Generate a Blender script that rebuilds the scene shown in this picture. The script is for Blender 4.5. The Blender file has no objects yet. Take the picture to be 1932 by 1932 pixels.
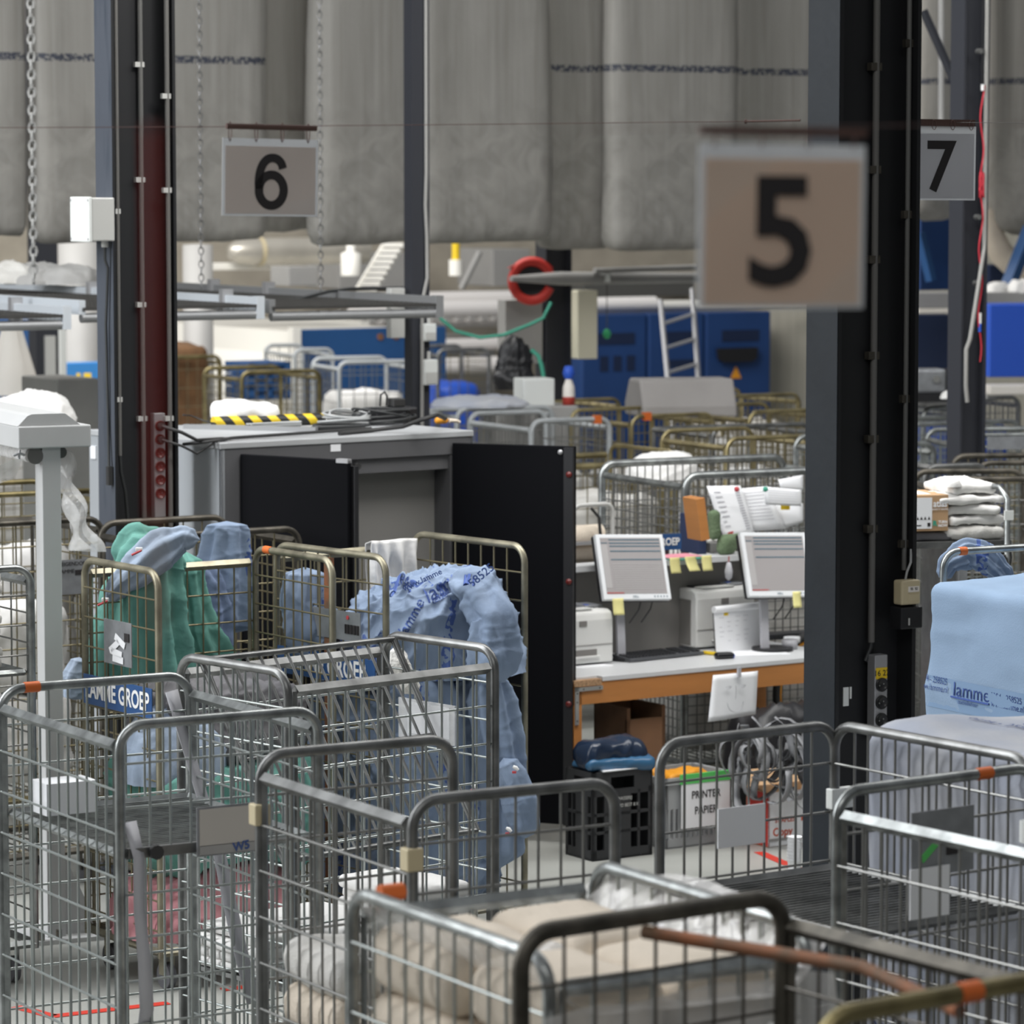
import bpy, bmesh, math, random
from mathutils import Vector, Matrix, noise
from mathutils.bvhtree import BVHTree

# ---------------------------------------------------------------- camera, world, lights, exposure
SC = bpy.context.scene
COL = SC.collection
FPX, CAMH = 6842.0, 3.33
PITCH = math.atan((966 - 347) / FPX)
SP, CP = math.sin(PITCH), math.cos(PITCH)
cam_d = bpy.data.cameras.new('camera')
cam = bpy.data.objects.new('camera', cam_d)
COL.objects.link(cam)
cam.location = (0, 0, CAMH)
cam.rotation_euler = (math.pi / 2 - PITCH, 0, 0)
cam_d.sensor_width = 36
cam_d.lens = FPX / 1932 * 36
cam_d.clip_end = 300
cam_d.dof.use_dof = True
cam_d.dof.focus_distance = 13.2
cam_d.dof.aperture_fstop = 4.8
SC.camera = cam
SC.view_settings.view_transform = 'Standard'
SC.view_settings.look = 'None'
SC.view_settings.gamma = 1
SC.view_settings.exposure = -0.1
SC.view_settings.use_curve_mapping = False

world = bpy.data.worlds.new('world')
SC.world = world
world.use_nodes = True
wn = world.node_tree
wbg = wn.nodes['Background']
# overcast daylight: bright zenith, darker towards the horizon
tc = wn.nodes.new('ShaderNodeTexCoord')
sx = wn.nodes.new('ShaderNodeSeparateXYZ')
cr = wn.nodes.new('ShaderNodeValToRGB')
cr.color_ramp.elements[0].position = 0.0
cr.color_ramp.elements[0].color = (0.10, 0.10, 0.10, 1)
cr.color_ramp.elements[1].position = 0.75
cr.color_ramp.elements[1].color = (0.62, 0.65, 0.68, 1)
wn.links.new(tc.outputs['Generated'], sx.inputs[0])
wn.links.new(sx.outputs['Z'], cr.inputs[0])
wn.links.new(cr.outputs[0], wbg.inputs['Color'])
wbg.inputs['Strength'].default_value = 0.42


def area(name, loc, target, sx_, sy_, watts, col=(1, 1, 1)):
    l = bpy.data.lights.new(name, 'AREA')
    l.shape = 'RECTANGLE'
    l.size, l.size_y, l.energy, l.color = sx_, sy_, watts, col
    o = bpy.data.objects.new(name, l)
    COL.objects.link(o)
    o.location = loc
    o.rotation_euler = (Vector(target) - Vector(loc)).to_track_quat('-Z', 'Y').to_euler()
    return o


area('skylight_left', (-10, 13, 8.5), (0, 16, 0.5), 3, 14, 2300, (0.96, 0.98, 1))
area('skylight_mid', (2.5, 17, 9.0), (1.0, 17, 0), 2.2, 14, 700, (1, 0.99, 0.97))
area('skylight_back', (-6, 30, 9.0), (-4, 36, 1.0), 14, 3, 1900, (1, 0.98, 0.95))
area('fill_light_desk', (0.8, 15.2, 7.0), (1.0, 18.8, 1.0), 3.5, 0.6, 260, (1, 0.98, 0.95))  # added fill light that brightens the desk and printers
area('skylight_front', (-1, 1.5, 9.0), (0.5, 15, 1.0), 8, 2, 260, (1, 0.99, 0.97))

# ---------------------------------------------------------------- helpers


def ray(px, py):
    xc, yc = (px - 966) / FPX, (966 - py) / FPX
    return Vector((xc, CP + yc * SP, -SP + yc * CP))


def gp(px, py, z):
    d = ray(px, py)
    return Vector((0, 0, CAMH)) + d * ((z - CAMH) / d.z)


def dp(px, py, Y):
    d = ray(px, py)
    return Vector((0, 0, CAMH)) + d * (Y / d.y)


def zat(py, Y):
    return dp(966, py, Y).z


def span(p0, px1, yaw):
    """width along direction yaw from p0 so that the far end projects to column px1"""
    k = (px1 - 966) / FPX
    # depth along the optical axis ~ Y*CP + small z term; use Y
    c, s = math.cos(yaw), math.sin(yaw)
    return (k * p0.y - p0.x) / (c - k * s)


R = math.radians
M = {}


def mat(name, col, rough=0.6, metal=0.0, var=0.0, vs=8.0, bump=0.0, bs=30.0, col2=None, stretch=None, spec=None, lo=0.35, hi=0.65):
    m = bpy.data.materials.new(name)
    m.use_nodes = True
    n, l = m.node_tree.nodes, m.node_tree.links
    b = n['Principled BSDF']
    b.inputs['Base Color'].default_value = (*col, 1)
    b.inputs['Roughness'].default_value = rough
    b.inputs['Metallic'].default_value = metal
    if spec is not None:
        b.inputs['Specular IOR Level'].default_value = spec
    t = mp = None
    if var or bump or col2:
        t = n.new('ShaderNodeTexCoord')
        mp = n.new('ShaderNodeMapping')
        l.new(t.outputs['Object'], mp.inputs[0])
        if stretch:
            mp.inputs['Scale'].default_value = stretch
    if var or col2:
        nz = n.new('ShaderNodeTexNoise')
        nz.inputs['Scale'].default_value = vs
        nz.inputs['Detail'].default_value = 4
        l.new(mp.outputs[0], nz.inputs['Vector'])
        r_ = n.new('ShaderNodeValToRGB')
        r_.color_ramp.elements[0].position = lo
        r_.color_ramp.elements[1].position = hi
        c2 = col2 or tuple(max(0, c * (1 - var)) for c in col)
        c1 = col if col2 else tuple(min(1, c * (1 + var)) for c in col)
        r_.color_ramp.elements[0].color = (*c2, 1)
        r_.color_ramp.elements[1].color = (*c1, 1)
        l.new(nz.outputs['Fac'], r_.inputs[0])
        l.new(r_.outputs[0], b.inputs['Base Color'])
    if bump:
        nb = n.new('ShaderNodeTexNoise')
        nb.inputs['Scale'].default_value = bs
        nb.inputs['Detail'].default_value = 3
        l.new(mp.outputs[0], nb.inputs['Vector'])
        bp = n.new('ShaderNodeBump')
        bp.inputs['Strength'].default_value = bump
        bp.inputs['Distance'].default_value = 0.02
        l.new(nb.outputs['Fac'], bp.inputs['Height'])
        l.new(bp.outputs[0], b.inputs['Normal'])
    M[name] = m
    return m


class MB:
    def __init__(s):
        s.v, s.f, s.sm, s.mi = [], [], [], []
        s.cur = 0

    def add(s, vs, fs, smooth=False):
        o = len(s.v)
        s.v += [tuple(v) for v in vs]
        for f in fs:
            s.f.append([i + o for i in f])
            s.sm.append(smooth)
            s.mi.append(s.cur)
        return s

    def box(s, x0, y0, z0, x1, y1, z1, m=None):
        vs = [Vector((x, y, z)) for z in (z0, z1) for y in (y0, y1) for x in (x0, x1)]
        if m:
            vs = [m @ v for v in vs]
        return s.add(vs, [(0, 2, 3, 1), (4, 5, 7, 6), (0, 1, 5, 4), (2, 6, 7, 3), (0, 4, 6, 2), (1, 3, 7, 5)])

    def cyl(s, a, b, r, seg=8, r2=None, caps=True):
        a, b = Vector(a), Vector(b)
        r2 = r if r2 is None else r2
        d = (b - a).normalized()
        u = d.orthogonal().normalized()
        w = d.cross(u)
        vs = []
        for p, q in ((a, r), (b, r2)):
            for i in range(seg):
                t = 2 * math.pi * i / seg
                vs.append(p + (u * math.cos(t) + w * math.sin(t)) * q)
        s.add(vs, [(i, (i + 1) % seg, seg + (i + 1) % seg, seg + i) for i in range(seg)], seg > 4)
        if caps:
            s.add(vs, [list(range(seg))[::-1], list(range(seg, 2 * seg))])
        return s

    def tube(s, pts, r, seg=8, closed=False, caps=True):
        pts = [Vector(p) for p in pts]
        n = len(pts)
        vs = []
        u = None
        for i, p in enumerate(pts):
            if closed:
                d = pts[(i + 1) % n] - pts[i - 1]
            else:
                d = pts[min(i + 1, n - 1)] - pts[max(i - 1, 0)]
            d.normalize()
            if u is None:
                u = d.orthogonal().normalized()
            u = (u - d * u.dot(d))
            if u.length < 1e-6:
                u = d.orthogonal()
            u.normalize()
            w = d.cross(u)
            rr = r[i] if isinstance(r, (list, tuple)) else r
            for k in range(seg):
                t = 2 * math.pi * (k + .5) / seg
                vs.append(p + (u * math.cos(t) + w * math.sin(t)) * rr)
        fs = []
        for i in range(n if closed else n - 1):
            j = (i + 1) % n
            for k in range(seg):
                k2 = (k + 1) % seg
                fs.append((i * seg + k, i * seg + k2, j * seg + k2, j * seg + k))
        s.add(vs, fs, seg > 4)
        if caps and not closed:
            s.add(vs, [list(range(seg))[::-1], list(range((n - 1) * seg, n * seg))])
        return s

    def prism(s, poly, h0, h1, m=None):
        """polygon in xy extruded in z from h0 to h1"""
        n = len(poly)
        vs = [Vector((x, y, h0)) for x, y in poly] + [Vector((x, y, h1)) for x, y in poly]
        if m:
            vs = [m @ v for v in vs]
        fs = [list(range(n))[::-1], list(range(n, 2 * n))]
        fs += [(i, (i + 1) % n, n + (i + 1) % n, n + i) for i in range(n)]
        return s.add(vs, fs)

    def lathe(s, prof, c=(0, 0, 0), seg=20, m=None):
        vs, fs = [], []
        c = Vector(c)
        for r, z in prof:
            for k in range(seg):
                t = 2 * math.pi * k / seg
                v = Vector((r * math.cos(t), r * math.sin(t), z))
                if m:
                    v = m @ v
                vs.append(v + c)
        for i in range(len(prof) - 1):
            for k in range(seg):
                k2 = (k + 1) % seg
                fs.append((i * seg + k, i * seg + k2, (i + 1) * seg + k2, (i + 1) * seg + k))
        return s.add(vs, fs, True)

    def grid(s, fn, nu, nv, smooth=True):
        vs = [fn(i / nu, j / nv) for j in range(nv + 1) for i in range(nu + 1)]
        w = nu + 1
        fs = [(j * w + i, j * w + i + 1, (j + 1) * w + i + 1, (j + 1) * w + i) for j in range(nv) for i in range(nu)]
        return s.add(vs, fs, smooth)

    def build(s, name, m, parent=None, loc=None, yaw=0.0, bevel=0.0, solid=0.0, fix=True):
        me = bpy.data.meshes.new(name)
        me.from_pydata(s.v, [], s.f)
        ms = m if isinstance(m, (list, tuple)) else [m]
        for q in ms:
            me.materials.append(M[q] if isinstance(q, str) else q)
        me.polygons.foreach_set('use_smooth', s.sm)
        me.polygons.foreach_set('material_index', s.mi)
        if fix:
            bm = bmesh.new()
            bm.from_mesh(me)
            bmesh.ops.recalc_face_normals(bm, faces=bm.faces)
            bm.to_mesh(me)
            bm.free()
        me.update()
        o = bpy.data.objects.new(name, me)
        COL.objects.link(o)
        if parent:
            o.parent = parent
        if loc is not None:
            o.location = loc
        o.rotation_euler = (0, 0, yaw)
        if bevel:
            bv = o.modifiers.new('bevel', 'BEVEL')
            bv.width, bv.segments, bv.limit_method = bevel, 2, 'ANGLE'
            bv.angle_limit = R(40)
        if solid:
            sd = o.modifiers.new('solid', 'SOLIDIFY')
            sd.thickness = solid
            sd.offset = 0
        return o


def tag(o, label, cat, group=None, kind=None):
    o['label'], o['category'] = label, cat
    if group:
        o['group'] = group
    if kind:
        o['kind'] = kind
    return o


def thing(name, label, cat, loc=(0, 0, 0), yaw=0.0, group=None):
    o = bpy.data.objects.new(name, None)
    o.empty_display_size = .1
    COL.objects.link(o)
    o.location = loc
    o.rotation_euler = (0, 0, yaw)
    return tag(o, label, cat, group)


def structure(o):
    o['kind'] = 'structure'
    return o


def text(txt, size, m, parent, origin, xdir, ydir, thick=0.0012, bold=0.0, align='CENTER', name='lettering', sx=1.0, project=None):
    cu = bpy.data.curves.new('t', 'FONT')
    cu.body, cu.size, cu.align_x, cu.align_y = txt, size, align, 'CENTER'
    cu.extrude, cu.offset = thick, bold
    cu.resolution_u = 3
    to = bpy.data.objects.new('t', cu)
    COL.objects.link(to)
    me = bpy.data.meshes.new_from_object(to)
    bpy.data.objects.remove(to)
    bpy.data.curves.remove(cu)
    me.name = name
    x, y = Vector(xdir).normalized(), Vector(ydir).normalized()
    z = x.cross(y)
    mt = Matrix((x, y, z)).transposed().to_4x4()
    mt.translation = Vector(origin)
    me.transform(Matrix.Diagonal((sx, 1, 1, 1)))
    if project is not None:
        bm = bmesh.new()
        bm.from_mesh(me)
        bmesh.ops.triangulate(bm, faces=bm.faces)
        bmesh.ops.subdivide_edges(bm, edges=[e for e in bm.edges if e.calc_length() > size * .12], cuts=1)
        bm.to_mesh(me)
        bm.free()
    me.transform(mt)
    if project is not None:
        for v in me.vertices:
            hit = project.ray_cast(v.co + z * .6, -z)
            if hit[0] is not None:
                v.co = hit[0] + z * .005
    me.materials.clear()
    me.materials.append(M[m])
    for p in me.polygons:
        p.material_index = 0
    o = bpy.data.objects.new(name, me)
    COL.objects.link(o)
    o.parent = parent
    return o


def _rd(n):
    t = max(0.0, 1 - abs(n) * 3.4)
    return t * t - .30


def crease(q, off, fr, vert=.35):
    w = noise.noise_vector(q * 2.2 + off) * .10
    p = q + w
    n1 = noise.noise(Vector((p.x * fr, p.y * fr, p.z * fr * vert)) + off)
    n2 = noise.noise(Vector((p.x * fr * .5, p.y * fr * .8, p.z * fr * 1.3)) + off * 2)
    n3 = noise.noise(Vector((p.x * fr * 2.1, p.y * fr * 2.1, p.z * fr * .9)) + off * 3)
    return _rd(n1) * .62 + _rd(n2) * .38 + _rd(n3) * .30 + .25 * n2


def soft_box(sx, sy, sz, r=.05, n=12, amp=0.0, freq=4.0, seed=0, folds=0.0, fk=9, sag=0.0, ridge=0.0, rfreq=6.0, zs=1.0):
    """rounded cloth-like block centred in xy, base at z=0"""
    mb = MB()
    hx, hy, hz = sx / 2, sy / 2, sz / 2
    r = min(r, hx * .98, hy * .98, hz * .98)
    off = Vector((seed * 3.7, seed * 1.9, seed * 5.3))
    idx = {}
    vs, fs = [], []

    def vert(p):
        key = (round(p.x, 4), round(p.y, 4), round(p.z, 4))
        if key in idx:
            return idx[key]
        inner = Vector((max(-hx + r, min(hx - r, p.x)), max(-hy + r, min(hy - r, p.y)), max(-hz + r, min(hz - r, p.z))))
        d = p - inner
        d = d.normalized() if d.length > 1e-7 else Vector((0, 0, 1))
        q = inner + d * r
        sp = Vector((q.x, q.y, q.z * zs))
        dis = 0
        if amp:
            dis += amp * noise.noise(sp * freq + off)
        if ridge:
            dis += ridge * 1.25 * crease(sp, off, rfreq, .6)
        if folds:
            a = math.atan2(q.y / hy, q.x / hx)
            w = min(1, max(0, (hz - q.z) / (2 * hz) * 1.6))
            dis += folds * w * math.sin(fk * a + 3 * noise.noise(q * 1.5 + off))
        q = q + d * dis
        if sag:
            q.z -= sag * ((q.x / hx) ** 2 + (q.y / hy) ** 2) * (q.z + hz) / sz
        q.z += hz
        idx[key] = len(vs)
        vs.append(q)
        return idx[key]
    m = max(hx, hy, hz)
    nx, ny, nz = (max(3, int(round(n * h / m))) for h in (hx, hy, hz))
    # denser towards edges
    def ln(h, k):
        return [-h + 2 * h * (0.5 - 0.5 * math.cos(math.pi * i / k) if k < 8 else i / k) for i in range(k + 1)]
    X, Y, Z = ln(hx, nx), ln(hy, ny), ln(hz, nz)
    for (A, B, mk) in ((X, Y, lambda a, b: Vector((a, b, -hz))), (X, Y, lambda a, b: Vector((a, b, hz))),
                       (X, Z, lambda a, b: Vector((a, -hy, b))), (X, Z, lambda a, b: Vector((a, hy, b))),
                       (Y, Z, lambda a, b: Vector((-hx, a, b))), (Y, Z, lambda a, b: Vector((hx, a, b)))):
        for i in range(len(A) - 1):
            for j in range(len(B) - 1):
                f = [vert(mk(A[i], B[j])), vert(mk(A[i + 1], B[j])), vert(mk(A[i + 1], B[j + 1])), vert(mk(A[i], B[j + 1]))]
                if len(set(f)) > 2:
                    g = []
                    for k in f:
                        if k not in g:
                            g.append(k)
                    fs.append(g)
    mb.add(vs, fs, True)
    return mb


def heap(rx, ry, h, nu=64, nv=30, seed=0, wr=.05, fr=5.0, fall=0.0, flat=.75, lump=.12):
    """a crumpled heap of cloth: closed dome, base at z=0"""
    off = Vector((seed * 2.3, seed * 7.1, seed * 1.7))
    mb = MB()

    def fn(u, v):
        a = 2 * math.pi * u
        # v 0 = bottom rim, 1 = top centre
        t = v * math.pi / 2
        rr = math.cos(t) ** flat
        z = math.sin(t) ** .8
        d = Vector((math.cos(a) * rr, math.sin(a) * rr, z))
        p = Vector((d.x * rx, d.y * ry, d.z * h))
        q = Vector((p.x, p.y, p.z * (.55 if fall else 1)))
        n3 = noise.noise(q * fr * .45 + off * 3)
        dis = wr * 1.25 * crease(q, off, fr, .5) + lump * n3
        if fall:
            dis += fall * (1 - v) * math.sin(11 * a + 5 * n3)
        return p + d * dis
    mb.grid(lambda u, v: fn(u % 1.0, v), nu, nv)
    mb.v = [tuple((x, y, max(z, 0.0))) for x, y, z in mb.v]
    return mb


def wrinkle_sheet(fn, nu, nv, amp, fr, seed=0):
    off = Vector((seed * 2.3, seed * 7.1, seed * 1.7))

    def g(u, v):
        p = Vector(fn(u, v))
        q = p * fr + off
        return p + noise.noise_vector(q) * amp
    return MB().grid(g, nu, nv)


# ---------------------------------------------------------------- materials
mat('floor', (.36, .365, .34), .38, 0, col2=(.29, .295, .275), vs=1.3, bump=.05, bs=60)
mat('wall', (.30, .27, .22), .8, 0, var=.1, vs=3)
mat('wall_panel', (.42, .40, .34), .7, 0, var=.08, vs=2, stretch=(6, 6, .2))
mat('galv', (.30, .315, .312), .33, .85, var=.3, vs=14)
mat('galv_wire', (.42, .45, .44), .28, .85)
mat('dull_galv', (.20, .203, .20), .40, .8, var=.3, vs=10)
mat('dull_wire', (.27, .27, .26), .36, .8)
mat('dark_galv', (.085, .077, .063), .48, .65, var=.4, vs=12)
mat('dark_wire', (.14, .13, .115), .45, .75)
mat('gold', (.21, .175, .085), .40, .8, var=.35, vs=9)
mat('gold_lit', (.34, .285, .15), .36, .8, var=.3, vs=9)  # brighter copy of gold, stronger light on the back rows put into colour
mat('brass', (.27, .25, .185), .48, .85, var=.3, vs=9)
mat('gold_wire', (.26, .225, .14), .38, .8)
mat('grey_painted', (.36, .38, .39), .45, .1, var=.1, vs=5)
mat('rust', (.33, .12, .05), .7, .2, col2=(.17, .10, .06), vs=14)
mat('orange', (.62, .13, .02), .6)
mat('rubber', (.03, .03, .03), .6)
mat('wheel', (.10, .10, .11), .5)
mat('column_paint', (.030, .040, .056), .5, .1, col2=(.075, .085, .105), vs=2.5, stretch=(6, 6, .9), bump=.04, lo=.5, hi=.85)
mat('column_paint_shaded', (.008, .0115, .016), .55, 0, col2=(.012, .0165, .022), vs=4, bump=.04, spec=.3)  # darker copy of column_paint, weaker light on the right column put into colour
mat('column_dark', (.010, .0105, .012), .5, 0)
mat('column_far', (.028, .030, .038), .55, 0)
mat('conduit', (.13, .127, .12), .5)
mat('conduit_light', (.30, .295, .28), .5)
mat('conduit_dark', (.12, .12, .115), .5)
mat('box_white', (.72, .74, .72), .45)
mat('box_grey', (.50, .50, .48), .5)
mat('beige', (.56, .48, .31), .5)
mat('alu', (.44, .44, .45), .42, .55)
mat('socket_red', (.11, .012, .010), .35)
mat('socket_black', (.012, .012, .013), .35)
mat('black', (.012, .012, .014), .45)
mat('black_gloss', (.010, .010, .012), .28)
mat('cable', (.03, .032, .033), .5)
mat('cable_grey', (.38, .39, .39), .5)
mat('yellow', (.80, .55, .02), .5)
mat('cabinet_side', (.36, .38, .40), .45, 0, var=.04, vs=2)
mat('cabinet_front', (.105, .105, .110), .45, 0, var=.05, vs=2)
mat('cabinet_in', (.20, .195, .185), .5)
mat('cabinet_top', (.40, .41, .42), .5, 0, var=.08, vs=3)
mat('door_black', (.0035, .0037, .005), .6, 0, spec=.08)
mat('stand', (.46, .465, .465), .45, 0, var=.03, vs=3)
mat('steel', (.62, .62, .60), .3, .9)
mat('white', (.80, .80, .79), .5)
mat('white_warm', (.80, .76, .70), .5)
mat('paper', (.83, .84, .86), .7)
mat('paper_grey', (.50, .47, .43), .7)
mat('ink', (.020, .017, .018), .6)
mat('sign_rust', (.10, .055, .045), .6, .3)
mat('wire_rust', (.16, .09, .08), .6, .3)
mat('red_tape', (.50, .035, .02), .5)
mat('tan_cord', (.50, .36, .24), .7)
mat('blue_plate', (.025, .085, .24), .4, 0, col2=(.02, .07, .20), vs=10)
mat('plate_grey', (.32, .33, .35), .4, .4, col2=(.24, .25, .26), vs=14)
mat('blue_cover', (.21, .295, .415), .85, 0, bump=.10, bs=140, var=.05, vs=3)
mat('blue_band', (.165, .255, .39), .85)
mat('print_blue', (.05, .095, .30), .8)
mat('print_navy', (.06, .10, .26), .8)
mat('blue_cloth', (.225, .29, .40), .85, 0, col2=(.185, .245, .35), vs=4, bump=.2, bs=25)
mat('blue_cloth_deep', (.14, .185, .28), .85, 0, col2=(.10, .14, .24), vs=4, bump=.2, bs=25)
mat('blue_pale', (.30, .36, .45), .85, 0, col2=(.24, .30, .39), vs=4, bump=.2, bs=25)
mat('green_cloth', (.135, .335, .285), .85, 0, col2=(.10, .26, .22), vs=4, bump=.2, bs=25)
mat('pink_cloth', (.55, .25, .27), .85, 0, col2=(.43, .19, .21), vs=4, bump=.2, bs=25)
mat('grey_cloth', (.15, .145, .15), .85, 0, col2=(.11, .11, .12), vs=5, bump=.2, bs=25)
mat('white_cloth', (.80, .79, .77), .85, 0, col2=(.72, .71, .69), vs=5, bump=.15, bs=30)
mat('towel', (.66, .65, .62), .9, 0, col2=(.58, .565, .53), vs=9, bump=.3, bs=160)
mat('cream', (.72, .635, .53), .9, 0, col2=(.64, .56, .46), vs=6, bump=.2, bs=90)
mat('cover_white', (.46, .47, .50), .85, 0, col2=(.36, .39, .47), vs=3, bump=.1, bs=60)
mat('brown_cloth', (.17, .085, .035), .85, 0, col2=(.10, .05, .02), vs=6, bump=.2, bs=20)
mat('card_brown', (.47, .30, .165), .8, 0, var=.05, vs=6)
mat('card_dark', (.20, .11, .06), .8, 0, var=.1, vs=6)
mat('orange_wood', (.47, .195, .055), .5, 0, var=.06, vs=3, stretch=(1, 1, 8))
mat('chip', (.36, .22, .12), .8, 0, var=.3, vs=80)
mat('bare_leg', (.42, .41, .38), .7, 0, var=.2, vs=12)
mat('desk_white', (.62, .63, .64), .35)
mat('printer', (.68, .68, .66), .45)
mat('printer_grey', (.20, .19, .18), .5)
mat('screen_grey', (.33, .31, .31), .35)
mat('screen_line', (.045, .12, .17), .4)
mat('screen_pale', (.40, .385, .385), .4)
mat('screen_red', (.42, .10, .10), .4)
mat('bezel', (.74, .76, .78), .35)
mat('postit', (.80, .74, .32), .8)
mat('keys', (.035, .036, .04), .5)
mat('key_deck', (.075, .078, .085), .5)
mat('pink_paper', (.72, .28, .34), .8)
mat('navy', (.022, .035, .09), .6)
mat('plush', (.12, .17, .095), .95, 0, bump=.5, bs=80)
mat('green_mag', (.05, .32, .22), .5)
mat('red_mag', (.50, .06, .07), .5)
mat('crate_black', (.022, .023, .025), .5)
mat('crate_grey', (.33, .34, .345), .5)
mat('label_green', (.10, .52, .12), .6)
mat('box_red', (.45, .035, .025), .6)
mat('letter_red', (.62, .12, .06), .6)
mat('bag_blue', (.035, .11, .21), .22)
mat('bag_dark', (.012, .022, .045), .22)
mat('strap_grey', (.22, .225, .235), .6)
mat('tape_grey', (.45, .45, .48), .4)
mat('machine_white', (.84, .82, .76), .4)
mat('machine_blue', (.018, .075, .21), .45, 0, var=.06, vs=1.5)
mat('machine_blue2', (.012, .045, .155), .5, 0, var=.08, vs=1.5)
mat('machine_bright', (.02, .09, .52), .45)
mat('machine_light', (.05, .25, .62), .45)
mat('machine_grey', (.33, .325, .315), .5, 0, var=.08, vs=1.5)
mat('machine_navy', (.008, .018, .055), .5)
mat('roller', (.85, .82, .80), .5)
mat('mesh_tray', (.06, .058, .055), .5, .3)
mat('rail_white', (.62, .66, .70), .4, .2)
mat('rail_grey', (.30, .305, .31), .4, .4)
mat('pipe', (.52, .49, .43), .35, .5, var=.1, vs=3)
mat('red_ring', (.55, .035, .025), .5)
mat('cream_box', (.60, .575, .45), .5)
mat('green_tag', (.04, .40, .16), .5)
mat('tarp', (.30, .285, .275), .8, 0, var=.05, vs=3)
mat('chain', (.20, .20, .20), .45, .6)
mat('rope', (.30, .30, .29), .8)
mat('warn_orange', (.72, .30, .02), .5)
mat('band_red', (.42, .045, .03), .6)
mat('steel_sheet', (.40, .40, .385), .4, .4, var=.1, vs=2)
mat('red_cord', (.55, .03, .05), .6)


def film(name, alpha, col=(.85, .86, .88), rough=.12):
    m = bpy.data.materials.new(name)
    m.use_nodes = True
    n, l = m.node_tree.nodes, m.node_tree.links
    b = n['Principled BSDF']
    b.inputs['Base Color'].default_value = (*col, 1)
    b.inputs['Roughness'].default_value = rough
    b.inputs['Alpha'].default_value = alpha
    t = n.new('ShaderNodeTexCoord')
    nb = n.new('ShaderNodeTexNoise')
    nb.inputs['Scale'].default_value = 9
    nb.inputs['Detail'].default_value = 5
    l.new(t.outputs['Object'], nb.inputs['Vector'])
    bp = n.new('ShaderNodeBump')
    bp.inputs['Strength'].default_value = .6
    bp.inputs['Distance'].default_value = .04
    l.new(nb.outputs['Fac'], bp.inputs['Height'])
    l.new(bp.outputs[0], b.inputs['Normal'])
    M[name] = m


film('film', .58, (.90, .88, .86), .10)
film('film_bag', .45, (.80, .80, .80), .2)


def translucent(name, col, k=.5):
    m = bpy.data.materials.new(name)
    m.use_nodes = True
    n, l = m.node_tree.nodes, m.node_tree.links
    b = n['Principled BSDF']
    b.inputs['Base Color'].default_value = (*col, 1)
    b.inputs['Roughness'].default_value = .6
    t = n.new('ShaderNodeBsdfTranslucent')
    t.inputs['Color'].default_value = (*col, 1)
    mx = n.new('ShaderNodeMixShader')
    mx.inputs[0].default_value = k
    l.new(b.outputs[0], mx.inputs[1])
    l.new(t.outputs[0], mx.inputs[2])
    l.new(mx.outputs[0], n['Material Output'].inputs[0])
    M[name] = m


translucent('sign5', (.80, .66, .55))
translucent('sign6', (.74, .68, .64))
translucent('sign7', (.70, .70, .72))
translucent('pocket', (.66, .67, .68))


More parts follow.
